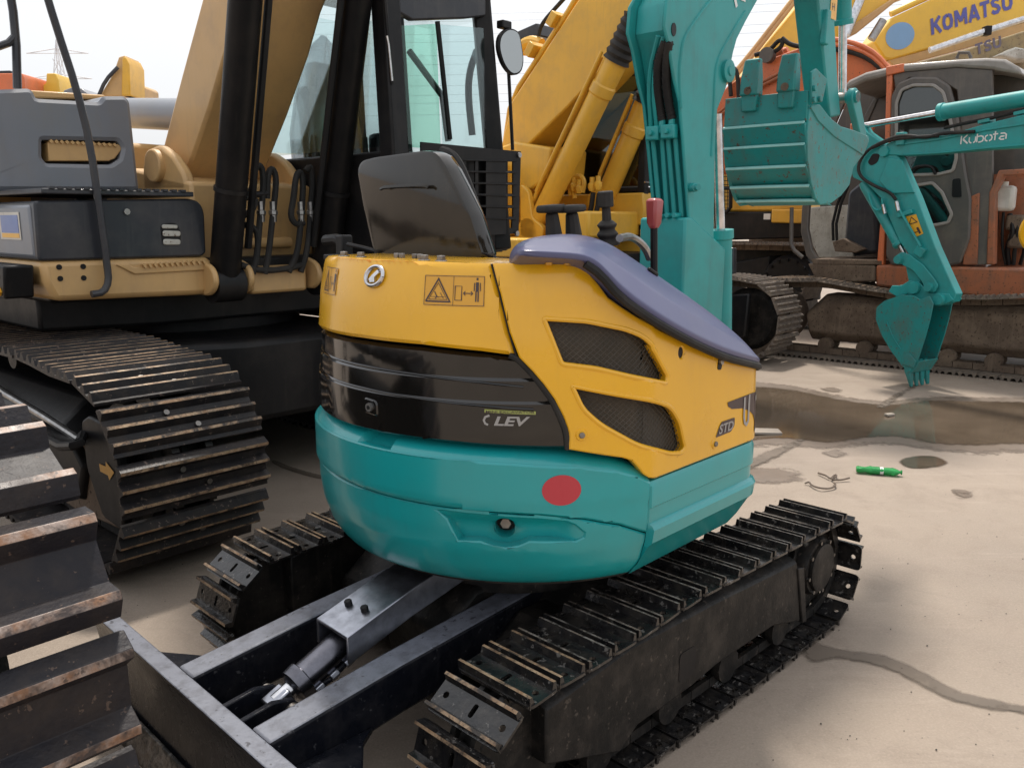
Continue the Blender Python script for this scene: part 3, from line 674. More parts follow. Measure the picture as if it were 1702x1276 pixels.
def decal(parent, s0, s1, z0, z1, full=True):
    sheet([(s0, z0), (s1, z0), (s1, z1), (s0, z1)], [], wrapf(HOT, .0015), rng(s0, s1, .02), rng(z0, z1, .01), 0, 0, 0, 'warning_decal', 'decal_yellow', parent)
    mb = MB(); W_ = s1 - s0; H_ = z1 - z0; X = lambda t: s0 + W_ * t; Z = lambda t: z0 + H_ * t
    rb = lambda pts, w: wrap_ribbon(mb, HOT, .003, [(X(a), Z(b)) for a, b in pts], w)
    rb([(.0, .0), (1, .0), (1, 1), (0, 1), (0, 0)], .0014); rb([(.5, 0), (.5, 1)], .0012)
    rb([(.03, .12), (.45, .12), (.24, .90), (.03, .12)], .004); rb([(.08, .19), (.40, .19), (.24, .76), (.08, .19)], .0015)
    rb([(.18, .46), (.22, .30), (.27, .24), (.22, .30), (.20, .22)], .003); rb([(.12, .28), (.36, .28)], .0012); rb([(.28, .42), (.34, .22)], .0015)
    rb([(.53, .18), (.64, .18), (.64, .66), (.53, .66), (.53, .18)], .0016)
    rb([(.67, .42), (.82, .42)], .0022); rb([(.70, .49), (.67, .42), (.70, .35)], .0022); rb([(.79, .49), (.82, .42), (.79, .35)], .0022)
    rb([(.89, .80), (.89, .48)], .0085); rb([(.872, .5), (.872, .14)], .0036); rb([(.908, .5), (.908, .14)], .0036); rb([(.845, .78), (.842, .5)], .0026); rb([(.937, .78), (.94, .5)], .0026); rb([(.89, .95), (.89, .87)], .0055)
    mb.build('decal_print', 'decal_black', parent, recalc=False, smooth=False)
decal(hd, -.672, -.492, 1.397, 1.474); decal(hd, -1.20, -1.08, 1.40, 1.478)
# oval emblem
em = MB(); f = wrapf(HOT, .006)
el = [f(-.862 + .036 * math.cos(a) * 1.0 + .006 * math.sin(a), 1.466 + .027 * math.sin(a), 0) for a in [2 * PI * i / 28 for i in range(29)]]
em.tube(el, .0062, 8); em = em.build('emblem_ring', 'chrome', hd)
es = MB()
for poly in ([(-.878, 1.446), (-.868, 1.470), (-.842, 1.484), (-.838, 1.477), (-.856, 1.464), (-.853, 1.448)], [(-.876, 1.447), (-.884, 1.456), (-.868, 1.471), (-.860, 1.464)], [(-.868, 1.470), (-.846, 1.487), (-.838, 1.482), (-.856, 1.463)]):
    es.loft([[wrapf(HOT, .002)(a, b, 0) for a, b in poly], [wrapf(HOT, .010)(a * .85 + -.862 * .15, b * .85 + 1.466 * .15, 0) for a, b in poly]])
es.build('emblem_sign', 'chrome', em, ang=20)
# side lettering and swoosh
sheet(rounded([(.345, .960), (.440, .962), (.462, .978), (.464, 1.004), (.380, 1.004), (.362, .985)], .006), [], wrapf(COT, .0015), rng(.3, .7, .02), [], 0, 0, 0, 'letter_backing', 'decal_black', cv)
wrap_text('side_lettering', cv, .362, .967, 'STD', .030, .092, 'decal_grey', COT, .003, .02, .2)
sheet([(.415, 1.060), (.42, 1.046), (.445, 1.034), (.51, 1.026), (.56, 1.010), (.59, .99), (.605, .965), (.60, .94), (.60, .93), (.65, .95), (.66, 1.0), (.655, 1.062), (.58, 1.066)], [], wrapf(COT, .0015), rng(.3, .7, .02), rng(.93, 1.06, .02), 0, 0, 0, 'swoosh_decal', 'decal_black', cv)
u_ = MB(); wrap_ribbon(u_, COT, .003, [(.525, 1.060), (.522, .995), (.528, .975), (.540, .968), (.551, .978), (.556, 1.064)], .011); wrap_ribbon(u_, COT, .003, [(.60, 1.045), (.66, 1.045)], .018); u_.build('side_lettering', 'decal_grey', cv, recalc=False)
# ---- core and deck
core = [(p.x, p.y) for p in (plan(s)[0] + plan(s)[1] * -.085 for s in rng(-1.75, .55, .06))] + [(.62, -.40), (.62, .45), (-.1, .50)]
up(MB().prism(core, .60, 1.12, XY).build('engine_bay', 'black', mini)); up(MB().prism([(min(x * .93, .1 if y > -.5 else .2), y * .95) for x, y in core], 1.11, 1.30, XY).build('engine_block', 'black', mini)); up(MB().prism([(x * .92, y * .94) for x, y in core if x < -.2] + [(-.25, -.4), (-.2, .45)], 1.29, 1.47, XY).build('air_cleaner_box', 'black', mini))
up(MB().prism([(x * .97, y * .97) for x, y in core], .585, .612, XY).build('deck_plate', 'frame_black', mini))
up(MB().prism([(-.15, .45), (.75, .45), (.85, .2), (.85, -.3), (.6, -.5), (-.15, -.5)], .62, .78, XY).build('floor_plate', 'black', mini, .01))
# ---- purple-grey cap over the tank
st = []
def capst(px, py, yc, bx, by, bz, iw=.20, ih=.10):
    c = U.q(px, py, 1, yc); st.append((Vector((bx, by, bz)), c, iw, ih))
capst(868, 399, -.44, -.585, -.50, 1.532, .05, .03)
capst(905, 389, -.42, -.50, -.545, 1.524, .14, .05)
capst(950, 385, -.42, -.42, -.592, 1.520, .18, .07)
capst(985, 390, -.43, -.388, -.618, 1.492, .20, .09)
capst(1012, 399, -.45, -.345, -.648, 1.432, .20, .12)
capst(1060, 430, -.48, -.262, -.684, 1.374, .20, .14)
capst(1098, 456, -.50, -.165, -.698, 1.328, .18, .15)
capst(1130, 480, -.52, -.016, -.698, 1.271, .18, .15)
capst(1165, 508, -.545, .150, -.698, 1.217, .16, .14)
capst(1200, 540, -.57, .300, -.697, 1.181, .14, .12)
capst(1225, 567, -.60, .385, -.688, 1.162, .10, .08)
capst(1241, 596, -.635, .432, -.655, 1.148, .03, .02)
rings = []
for b_, c, iw, ih in st:
    m1 = b_ + Vector((0, -.004, .016)); dz = c.z - b_.z; k = (c - b_)
    sh = b_ + Vector((k.x * .22, k.y * .20, dz * .52)); s2 = b_ + Vector((k.x * .55, k.y * .55, dz * .88))
    i1 = c + Vector((.0, iw * .5, -ih * .25)); i2 = c + Vector((.0, iw, -ih)); i3 = i2 + Vector((0, 0, -.12 * min(1, dz / .1 + .1)))
    rings.append([b_, b_ + Vector((0, -.003, .003)), m1, m1 + (sh - m1) * .12, m1 + (sh - m1) * .88, sh, sh + (s2 - sh) * .12, s2, c, i1, i2, i3, b_ + Vector((.0, .03, -.004))])
tc = MB().loft(rings); tc = up(tc.build('tank_cap', 'purple', mini, ang=60)); md = tc.modifiers.new('subsurf', 'SUBSURF'); md.levels = 1; md.render_levels = 2
for i in (0, 1):
    tc.data.attributes  # seam strip below the cap follows its edge
up(MB().tube([b_ + Vector((0, .002, -.010)) for b_, *_ in st[2:]], .012, 8, smooth=1).build('cap_seal', 'rubber', mini))
for x, y in ((-.46, -.50), (-.42, -.53)): MB().cyl((x, y, 1.505), (x, y, 1.53), .010, n=8).build('cap_foot', 'decal_yellow', tc)
dv = U.q(1085, 452, 1, -.56); MB().box((dv.x, dv.y, dv.z), (.05, .012, .012), Matrix.Rotation(.42, 3, 'Y')).build('cap_notch', 'black', tc, .004)
up(MB().tube([U.q(1030, 396, 1, -.35), U.q(1050, 392, 1, -.3), U.q(1072, 410, 1, -.3), U.q(1080, 430, 1, -.3)], .013, 8, smooth=2).build('handrail', 'steel', mini))
# ---- seat, levers
sp = U.yz([(607, 283), (616, 268), (640, 262), (722, 251), (742, 254), (757, 276), (790, 355), (808, 430), (626, 432), (612, 340)], -.30)
seat = MB(); n = len(sp); cy = sum(p[0] for p in sp) / n; cz = sum(p[1] for p in sp) / n
def ring(k, x, lean): return [(x + lean * (z - 1.5) + (.02 if False else 0), cy + (y - cy) * k, cz + (z - cz) * k) for y, z in rounded(sp, .02, 3)]
seat.loft([ring(.93, -.312, -.10), ring(.985, -.308, -.10), ring(1.0, -.296, -.10), ring(1.0, -.262, -.11), ring(.98, -.24, -.12), ring(.90, -.225, -.12)])
seat = up(seat.build('seat', 'seat_vinyl', mini, ang=45))
MB().tube([U.q(633, 314, 0, -.352), U.q(640, 311, 0, -.356), U.q(705, 308, 0, -.356), U.q(712, 312, 0, -.352)], .006, 6, smooth=1).build('back_crease', 'seat_vinyl', seat)
MB().tube([(x - .0, y, z) for x, y, z in [tuple(U.q(a, b, 0, -.19)) for a, b in ((735, 251), (752, 256), (770, 285), (800, 370), (818, 432))]], .016, 8, smooth=2).build('seat_edge', 'rubber', seat)
up(MB().box((.02, .16, 1.40), (.42, .50, .12)).build('seat_cushion', 'seat_vinyl', mini, .03))
MB().box((-.02, .16, 1.25), (.34, .4, .2)).build('seat_base', 'black', seat, .01)
for a, b in ((660, 427), (668, 427), (690, 428), (698, 428)):
    q = U.q(a, b, 0, -.50)
    MB().cyl((q.x, q.y, 1.507), (q.x, q.y, 1.522), .011, n=6).build('hood_bolt', 'bolt_steel', hd, .002)
for a in (572, 600, 705, 733):
    q = U.q(a, 429, 0, -.56); b_ = MB().cyl((q.x, q.y, 1.508), (q.x, q.y, 1.524), .013, n=6); b_.cyl((q.x, q.y, 1.507), (q.x, q.y, 1.511), .018, n=12); b_.build('hood_bolt', 'bolt_steel', hd, .002)
k0 = U.q(556, 400, 0, -.2)
kn = MB(); kn.tube([U.q(540, 400, 0, -.2), U.q(560, 398, 0, -.2), U.q(568, 402, 0, -.2)], .022, 10); kn.box(U.q(572, 410, 0, -.2), (.05, .05, .09)); up(kn.build('armrest_lever', 'black', mini, .008))
up(MB().tube([U.q(578, 406, 0, -.25), U.q(605, 412, 0, -.25), U.q(640, 422, 0, -.25)], .008, 8).build('lever_rod', 'black', mini))
up(MB().box(U.q(590, 428, 0, -.30), (.12, .22, .02)).build('bracket', 'black', mini, .004))
def joy(px, top, bot, y, w):
    t_, b_ = U.q(px[0], top, 1, y), U.q(px[1], bot, 1, y); d = (b_ - t_)
    m_ = MB(); m_.tube([t_, t_ + d * .22, t_ + d * .34], w, 10); m_.cyl(t_ + d * .3, b_, w * .5, w * .7, 10)
    m_.turn(t_ + d * .62, d, [(0, w * .7), (.015, w * 1.3), (.03, w * .9), (.045, w * 1.4), (.06, w), (.08, w * 1.6)], 12)
    up(m_.build('control_lever', 'rubber', mini, .004))
joy((1006, 1010), 318, 395, -.28, .026)
for px, y in ((905, -.30), (938, -.32)):
    m_ = MB(); a, b_ = U.q(px - 6, 349, 1, y), U.q(px + 26, 346, 1, y)
    m_.loft([[Vector(p) + Vector((0, s * w, h)) for s, h in ((-1, -.01), (1, -.01), (1, .012), (-1, .012))] for p, w in ((a, .022), (a.lerp(b_, .5), .032), (b_, .028))])
    m_.cyl(U.q(px + 12, 352, 1, y), U.q(px + 16, 395, 1, y), .018, .026, 10); up(m_.build('travel_pedal_lever', 'rubber', mini, .008))
m_ = MB(); q = U.q(1088, 345, 1, -.36); m_.loft([[q + Vector((x, y, z)) for x, y in ((-w, -w * .8), (w, -w * .8), (w, w * .8), (-w, w * .8))] for z, w in ((.03, .02), (.02, .026), (-.05, .022), (-.07, .014))])
lv = up(m_.build('lever_knob', 'red_knob', mini, .008)); MB().cyl(q + Vector((0, 0, -.06)), q + Vector((.02, 0, -.40)), .012, n=10).build('lever_stem', 'black', lv)

# ---- boom, raised nearly upright, hydraulic lines down its back
YR, YL = -.10, .065
rear = U.xz([(1150, 520), (1143, 358), (1134, 240), (1128, 170), (1119, 132), (1110, 75), (1102, 45), (1106, 0)], YR)
frnt = U.xz([(1258, 0), (1238, 36), (1223, 66), (1217, 88), (1213, 108), (1205, 147), (1191, 182), (1187, 240), (1183, 520)], YR)
tip = [(1.0, 2.83), (1.30, 3.02), (2.25, 3.10), (2.32, 3.02), (2.28, 2.93), (1.75, 2.86)]
bo = MB(); body_out = rear + tip + frnt
inner = [(x + .045, z) for x, z in rear] + [(x, z - .02) if i < 3 else (x, z) for i, (x, z) in enumerate(tip)] + frnt
bo.prism(inner, YR + .004, YL - .004, XZ); boom = up(bo.build('boom', 'boom_teal', mini, .010))
for y0, y1 in ((YR - .006, YR + .008), (YL - .008, YL + .006)):
    MB().prism(body_out, y0, y1, XZ).build('boom_side_plate', 'boom_teal', boom, .006)
# pressed line along the side plate and pivot boss
MB().tube([Vector((x, YR - .006, z)) for x, z in U.xz([(1180, 0), (1160, 25), (1135, 62), (1130, 85), (1126, 130), (1130, 180)], YR)], .007, 8, smooth=2).build('side_weld', 'boom_teal', boom)
MB().tube([Vector((x, YR - .006, z)) for x, z in U.xz([(1236, 20), (1210, 62), (1192, 95), (1186, 120), (1184, 180), (1180, 260)], YR)], .006, 8, smooth=2).build('side_weld', 'boom_teal', boom)
pv = U.q(1206, 119, 1, YR); MB().turn((pv.x, YR - .006, pv.z), (0, -1, 0), [(0, .045), (.014, .045), (.016, .038), (.016, .02), (.022, .018), (.022, .005)], 24).build('pivot_boss', 'boom_teal', boom)
pv = U.q(1146, 312, 1, YR); MB().turn((pv.x, YR - .006, pv.z), (-.3, -1, 0), [(0, .018), (.03, .018), (.032, .013), (.045, .013), (.045, .006)], 14).build('grease_port', 'boom_teal', boom)
for a, b_ in ((1117, 50),):
    h_ = U.q(a, b_, 1, YR); MB().prism(circ(h_.x, h_.z, .016, 12, .024), YR - .009, YR - .004, XZ).build('lifting_hole', 'black', boom)
# logo letter on the boom flank
lt = MB(); q = U.q(1222, 4, 1, YR)
for pts in ([(-.045, .05), (.0, -.02)], [(.0, .06), (.035, .02), (.07, .02)]):
    vs, fs = ribbon(pts, .018); lt.add([(q.x + a, YR - .0085, q.z + b_) for a, b_ in vs], fs)
lt.build('boom_lettering', 'decal_white', boom, recalc=False)
# foot block and swing post
xb = rear[1][0]
ft = U.yz([(1067, 362), (1143, 358)], xb - .02)
fb = MB(); fb.prism([(xb - .03, 1.0), (xb - .035, ft[0][1]), (xb + .02, ft[0][1] + .002), (xb + .30, 1.5), (xb + .30, .95)], YR - .012, ft[0][0], XZ); up(fb.build('boom_foot', 'boom_teal', mini, .010))
up(MB().prism([(xb - .12, .50), (xb - .12, .86), (xb - .04, 1.05), (xb + .26, 1.05), (xb + .30, .62), (xb + .1, .50)], -.16, .13, XZ).build('swing_post', 'boom_teal', mini, .02))
def on_back(px, py, dx=0.0):
    q = U.q(px, py, 0, xb)
    for _ in range(6): q = U.q(px, py, 0, interp(q.z, rz_) + dx)
    return q
rz_ = sorted((z, x) for x, z in rear)
tubes = [((1085, 226), (1097, 356)), ((1100, 224), (1109, 354)), ((1110, 224), (1121, 352)), ((1122, 222), (1133, 352))]
for (a, b_) in tubes:
    p0, p1 = on_back(*a, .012), on_back(*b_, .012); MB().tube([p0 + Vector((.01, 0, .02)), p0, p1, p1 + Vector((0, 0, -.02))], .0105, 10).build('oil_pipe', 'boom_teal', boom)
    MB().cyl(p1 + Vector((-.015, 0, -.015)), p1 + Vector((-.06, 0, -.015)), .011, n=8).build('pipe_fitting', 'boom_teal', boom, .002)
for (x0, x1, yy) in ((1075, 1098, 222), (1100, 1125, 219)):
    p0, p1 = on_back(x0, yy, -.005), on_back(x1, yy, -.005); c = (p0 + p1) / 2
    cl = MB().box(c, (.035, (p1 - p0).length * .92, .055)); cl = cl.build('pipe_clamp', 'boom_teal', boom, .006)
    MB().cyl(c + Vector((-.015, 0, 0)), c + Vector((-.032, 0, 0)), .011, n=6).build('clamp_bolt', 'boom_teal', cl, .002)
for hx in ([(1106, 70), (1094, 100), (1092, 140), (1097, 180), (1101, 200)], [(1112, 70), (1108, 95), (1107, 140), (1113, 180), (1117, 198)]):
    pts = [on_back(a, b_, .012) for a, b_ in hx]; h_ = MB().tube(pts, .017, 12, smooth=2)
    ho = h_.build('hydraulic_hose', 'rubber', boom)
    sp_ = MB(); 
    L = []
    for a, b_ in zip(pts, pts[1:]):
        for k in range(30): L.append(a.lerp(b_, k / 30))
    coil = [p + Vector((math.cos(i * 1.9) * .018, math.sin(i * 1.9) * .018, 0)) for i, p in enumerate(L)]
    sp_.tube(coil, .0025, 4); sp_.build('hose_spiral', 'frame_black', ho)
    q = on_back(*hx[-1], .01); MB().cyl(q, q + Vector((.0, 0, -.05)), .014, n=8).build('hose_fitting', 'boom_teal', ho, .002)
for px in ((1082, 60, 1077, 130, 1083, 222), (1091, 62, 1084, 135, 1093, 222)):
    MB().tube([on_back(px[0] + 12, px[1], .02), on_back(px[2], px[3], .012), on_back(px[4], px[5], .012)], .010, 8, smooth=2).build('oil_pipe', 'boom_teal', boom)
# boom cylinder in front of the boom
c0 = U.q(1196, 520, 1, -.02); c1 = U.q(1196, 382, 1, -.02); c2 = U.q(1191, 190, 1, -.02)
cy_ = MB().turn(c0 - (c1 - c0) * .5, (c1 - c0), [(0, .055), ((c1 - c0).length * 1.38, .055), ((c1 - c0).length * 1.40, .062), ((c1 - c0).length * 1.5, .062), ((c1 - c0).length * 1.5, .03)], 22)
cyo = up(cy_.build('boom_cylinder', 'boom_teal', mini)); MB().cyl(c1, c2, .024, n=16).build('piston_rod', 'chrome', cyo)
# ---- arm and its bucket cylinder
AR = U.xz([(1360, 0), (1373, 130), (1380, 196), (1398, 192), (1393, 130), (1386, 0)], -.09)
ar = MB(); top_ = [(AR[5][0] + .05, 3.0), (AR[5][0] + .0, 3.25), (AR[0][0] - .16, 3.2), (AR[0][0] - .12, 2.98)]
poly = [AR[0], AR[1], AR[2], AR[3], AR[4], AR[5]] + top_
arm = MB().prism(poly, -.09, .035, XZ); arm = up(arm.build('arm', 'boom_teal', mini, .010))
lp = U.q(1388, 12, 1, -.0915); sheet(rounded([(lp.x - .055, lp.z - .06), (lp.x + .02, lp.z - .06), (lp.x + .02, lp.z + .2), (lp.x - .055, lp.z + .2)], .006), [], lambda u, v, o: (u, -.0925, v), name='warning_decal', mats='decal_bright', parent=arm)
vs, fs = text_geo('H', .05); MB().add([(lp.x - .035 + a, -.094, lp.z - .02 + b_) for a, b_ in vs], fs).build('decal_print', 'decal_black', arm, recalc=False)
q = U.q(1372, 46, 1, -.10); MB().box((q.x, -.10, q.z), (.045, .03, .16), Matrix.Rotation(.06, 3, 'Y')).build('arm_bracket', 'boom_teal', arm, .006)
b0, b1_, b2_ = U.q(1399, -60, 1, -.03), U.q(1401, 42, 1, -.03), U.q(1400, 160, 1, -.03)
bc2 = up(MB().turn(b0, b1_ - b0, [(0, .045), ((b1_ - b0).length - .03, .045), ((b1_ - b0).length - .025, .052), ((b1_ - b0).length, .052), ((b1_ - b0).length, .02)], 20).build('bucket_cylinder', 'boom_teal', mini)); MB().cyl(b1_, b2_, .021, n=16).build('piston_rod', 'chrome', bc2)
lk0, lk1 = U.q(1404, 163, 1, -.08), U.q(1438, 234, 1, -.12)
for yy in (-.12, .05):
    a, b_ = Vector((lk0.x, yy, lk0.z)), Vector((lk1.x - .05, yy, lk1.z)); d = (b_ - a).normalized(); n_ = Vector((-d.z, 0, d.x))
    pl = []
    for t in range(9): aa = PI / 2 + PI * t / 8; pl.append(a + n_ * math.sin(aa) * .045 + d * math.cos(aa) * .045)
    for t in range(9): aa = -PI / 2 + PI * t / 8; pl.append(b_ + n_ * math.sin(aa) * .035 + d * math.cos(aa) * .035)
    li = MB().prism([(p.x, p.z) for p in pl], yy - .018, yy + .018, XZ); li = up(li.build('bucket_link', 'boom_teal', mini, .006))
    for p, r_ in ((a, .03), (b_, .022)): MB().turn((p.x, yy - .03, p.z), (0, 1, 0), [(0, .01), (0, r_), (.06, r_), (.06, .01)], 16).build('link_pin', 'boom_teal', li)
MB().turn((lk0.x, -.15, lk0.z), (0, 1, 0), [(0, .02), (0, .028), (.22, .028), (.22, .02)], 16).build('cross_pin', 'bolt_steel', li)
# ---- bucket, curled with its teeth up, back toward the seat
BR, BL = -.24, .172
side_o = U.xz([(1345, 175), (1362, 174), (1379, 196), (1397, 210), (1420, 217), (1438, 224), (1444, 234), (1436, 255), (1418, 278), (1411, 308), (1397, 326), (1381, 338), (1362, 341), (1354, 330), (1347, 305), (1341, 265), (1340, 219)], BR)
bk = MB(); bk.prism(side_o, BR - .004, BR + .014, XZ); bucket = up(bk.build('bucket', 'bucket_teal', mini, .005))
MB().prism(side_o, BL - .014, BL + .004, XZ).build('bucket_side', 'bucket_teal', bucket, .005)
# curved back in overlapping strips
zs = [U.q(1340, a, 1, BR) for a in (172, 200, 240, 275, 308, 331)]
xs0 = zs[2].x
prof = [(p.x, p.z) for p in (U.q(1344, 150, 1, BR), U.q(1341, 203, 1, BR), U.q(1341, 239, 1, BR), U.q(1343, 275, 1, BR), U.q(1349, 308, 1, BR), U.q(1358, 332, 1, BR), U.q(1380, 341, 1, BR))]
for i in range(len(prof) - 1):
    (x0, z0), (x1, z1) = prof[i], prof[i + 1]
    tk = .012
    d = Vector((x1 - x0, z1 - z0)).normalized(); n_ = Vector((d.y, -d.x)) * (1 if d.y < 0 else -1)
    n_ = Vector((-abs(n_.x), -abs(n_.y) if n_.y < 0 or i > 3 else n_.y))
    st_ = .016 if i else .0
    pg = [(x0 + n_.x * st_ * 0, z0), (x0 - .018 * (i > 0), z0 - .004), (x1 - .004, z1 + .006), (x1 + tk, z1), (x0 + tk, z0)]
    MB().prism(pg, BL - .002, BR + .002, XZ).build('back_strip', 'bucket_teal', bucket, .003)
    if i: MB().tube([(x0 - .012, BR + .006, z0 - .002), (x0 - .014, (BR + BL) / 2, z0 - .003 + .002), (x0 - .012, BL - .006, z0 - .002)], .0075, 6, smooth=1).build('weld_bead', 'weld', bucket)
# lip, cutter and teeth
lipz = prof[0][1]; lipx = prof[0][0]
for yy in (.038, -.143):
    tm = MB(); tm.loft([[(lipx + x, yy + s * w, z) for s, x in ((-1, -.022), (1, -.022), (1, .022), (-1, .022))] for z, w in ((lipz - .07, .036), (lipz - .02, .040), (lipz + .03, .038))])
    to = tm.build('tooth_adapter', 'bucket_teal', bucket, .006)
    tp_ = MB(); tp_.loft([[(lipx + x + d, yy + s * w, z) for s, x in ((-1, -h), (1, -h), (1, h), (-1, h))] for z, w, h, d in ((lipz + .0, .044, .034, 0), (lipz + .08, .043, .030, .003), (lipz + .165, .038, .016, .010))])
    tp_.build('tooth', 'bucket_teal', to, .008)
    MB().cyl((lipx - .037, yy, lipz + .02), (lipx - .028, yy, lipz + .02), .018, n=10).build('tooth_pin', 'mud_steel', to)
cut = U.xz([(1348, 120), (1356, 114), (1374, 132), (1366, 170), (1348, 173)], BR - .012)
sc = MB().prism(cut, BR - .016, BR - .004, XZ).build('side_cutter', 'bucket_teal', bucket, .004)
for a, b_ in ((1352, 147), (1351, 166), (1361, 165)):
    q = U.q(a, b_, 1, BR - .016); MB().cyl((q.x, q.y, q.z), (q.x, q.y - .012, q.z), .013, n=8).build('cutter_bolt', 'bucket_teal', sc, .002)
MB().tube([Vector((x, BR - .004, z)) for x, z in U.xz([(1345, 178), (1358, 200), (1385, 226), (1432, 256)], BR)], .007, 6).build('side_weld', 'bucket_teal', bucket)

# ================================================================ second compact excavator, only its boom, arm and bucket reach into view
ANG2 = -57; F2 = Frame(0, 0, ANG2); M2 = thing('compact_excavator', 'teal lettered boom, arm and toothed bucket resting on the yard at the right', 'excavator', (0, 0, 0), ANG2)
o2 = F2.q(1525, 642, 2, 0); Y2 = o2.y
M2.location = Matrix.Rotation(R(ANG2), 3, 'Z') @ Vector((o2.x, o2.y, 0))
class Sub:
    """same frame, coordinates counted from the bucket tip"""
    def q(s, px, py, dy=0.0): p = F2.q(px, py, 1, Y2 + dy); return Vector((p.x - o2.x, p.y - o2.y, p.z))
    def xz(s, pts, dy=0.0): return [(p.x, p.z) for p in (s.q(a, b, dy) for a, b in pts)]
S2 = Sub(); W2 = .07
bm2 = S2.xz([(1480, 240), (1498, 232), (1540, 226), (1580, 226), (1640, 208), (1702, 193), (1712, 191)]) + [(S2.q(1712, 191).x + .9, 2.72), (S2.q(1712, 191).x + .9, 2.38)] + S2.xz([(1712, 246), (1640, 250), (1560, 257), (1510, 260), (1482, 258)])
boom2 = MB().prism(bm2, -W2, W2, XZ).build('boom', 'boom_teal', M2, .008)
MB().tube([Vector((x, -W2 - .004, z)) for x, z in S2.xz([(1712, 205), (1640, 216), (1560, 232), (1500, 240)], -W2)], .010, 6).build('flange_edge', 'boom_teal', boom2)
MB().tube([Vector((x, -W2 - .004, z)) for x, z in S2.xz([(1712, 240), (1640, 246), (1560, 254), (1500, 257)], -W2)], .010, 6).build('flange_edge', 'boom_teal', boom2)
cy0, cy1, cy2 = S2.q(1712, 163), S2.q(1562, 187), S2.q(1437, 209)
c2_ = MB().turn(cy0 + (cy0 - cy1) * .5, cy1 - cy0, [(0, .072), ((cy1 - cy0).length * 1.44, .072), ((cy1 - cy0).length * 1.45, .082), ((cy1 - cy0).length * 1.5, .082), ((cy1 - cy0).length * 1.5, .03)], 24).build('arm_cylinder', 'boom_teal', M2)
MB().cyl(cy1, cy2, .030, n=18).build('piston_rod', 'chrome', c2_)
armp = S2.xz([(1437, 205), (1447, 220), (1470, 236), (1482, 246), (1500, 262), (1530, 330), (1560, 410), (1595, 488), (1590, 502), (1570, 500), (1555, 478), (1500, 400), (1470, 330), (1445, 305), (1424, 296), (1418, 280), (1430, 250)])
arm2 = MB().prism(armp, -W2 * .85, W2 * .85, XZ).build('arm', 'boom_teal', M2, .008)
hl = S2.xz([(1441, 270), (1450, 255), (1462, 256), (1458, 270), (1447, 276)], -W2)
MB().prism(rounded(hl, .03), -W2 * .85 - .004, -W2 * .85 + .002, XZ).build('arm_opening', 'black', arm2)
pv = S2.q(1470, 252, -W2); MB().turn((pv.x, -W2 - .02, pv.z), (0, 1, 0), [(0, .02), (0, .05), (.02, .055), (2 * W2 + .02, .055), (2 * W2 + .04, .05), (2 * W2 + .04, .02)], 20).build('boom_pin', 'boom_teal', arm2)
pl = S2.xz([(1478, 262), (1500, 266), (1520, 320), (1480, 322), (1462, 300)], -W2); MB().prism(pl, -W2 - .010, -W2 * .8, XZ).build('arm_gusset', 'boom_teal', arm2, .006)
dq = S2.xz([(1505, 360), (1522, 356), (1534, 388), (1518, 396)], -W2); sheet(dq, [], lambda u, v, o: (u, -W2 * .85 - .004, v), name='warning_decal', mats='decal_bright', parent=arm2)
dp = MB()
def dr(pts, w):
    vs, fs = ribbon([(p[0], p[1]) for p in S2.xz(pts, -W2)], w); dp.add([(a, -W2 * .85 - .007, b_) for a, b_ in vs], fs)
dr([(1511, 373), (1524, 369), (1514, 361), (1511, 373)], .008); dr([(1519, 387), (1525, 385)], .008); dr([(1524, 378), (1529, 388)], .022); dp.build('decal_print', 'decal_black', arm2, recalc=False)
# bucket cylinder along the arm, link, bucket
d0, d1, d2 = S2.q(1436, 304), S2.q(1496, 408), S2.q(1504, 424)
b2c = MB().turn(d0, d1 - d0, [(0, .05), (.04, .058), ((d1 - d0).length - .04, .058), ((d1 - d0).length - .03, .066), ((d1 - d0).length, .06), ((d1 - d0).length, .02)], 20).build('bucket_cylinder', 'boom_teal', M2); MB().cyl(d1, d2 + (d2 - d1) * .5, .026, n=14).build('piston_rod', 'chrome', b2c)
MB().tube([S2.q(1443, 320, -.09), S2.q(1452, 350, -.09), S2.q(1468, 348, -.09), S2.q(1466, 330, -.09)], .012, 8, smooth=2).build('oil_pipe', 'boom_teal', b2c)
lk = S2.xz([(1497, 425), (1508, 418), (1522, 424), (1543, 440), (1561, 462), (1568, 474), (1562, 486), (1548, 484), (1540, 466), (1525, 448), (1508, 440)])
for yy in (-W2 - .02, W2 + .005): l2 = MB().prism(rounded(lk, .02), yy, yy + .02, XZ).build('link', 'boom_teal', M2, .006)
for a, b_ in ((1503, 431), (1553, 477)):
    q = S2.q(a, b_); MB().turn((q.x, -W2 - .05, q.z), (0, 1, 0), [(0, .02), (0, .04), (.02, .046), (.12 + W2, .046), (.16 + W2, .04)], 18).build('link_pin', 'boom_teal', M2)
l3 = S2.xz([(1508, 440), (1524, 442), (1535, 470), (1530, 484), (1516, 480)]); MB().prism(l3, -.035, .035, XZ).build('push_link', 'boom_teal', M2, .006)
q = S2.q(1528, 478); MB().turn((q.x, -.11, q.z), (0, 1, 0), [(0, .02), (0, .055), (.02, .062), (.20, .062), (.22, .05)], 20).build('link_pin', 'boom_teal', M2)
q = S2.q(1570, 497); MB().turn((q.x, -.12, q.z), (0, 1, 0), [(0, .02), (0, .05), (.02, .056), (.22, .056), (.24, .05)], 20).build('bucket_pin', 'boom_teal', M2)
BW = .17
so2 = S2.xz([(1487, 496), (1500, 490), (1520, 492), (1530, 498), (1545, 492), (1551, 505), (1546, 530), (1538, 560), (1525, 600), (1513, 618), (1500, 606), (1482, 582), (1466, 555), (1457, 530), (1458, 512), (1470, 502)], -BW)
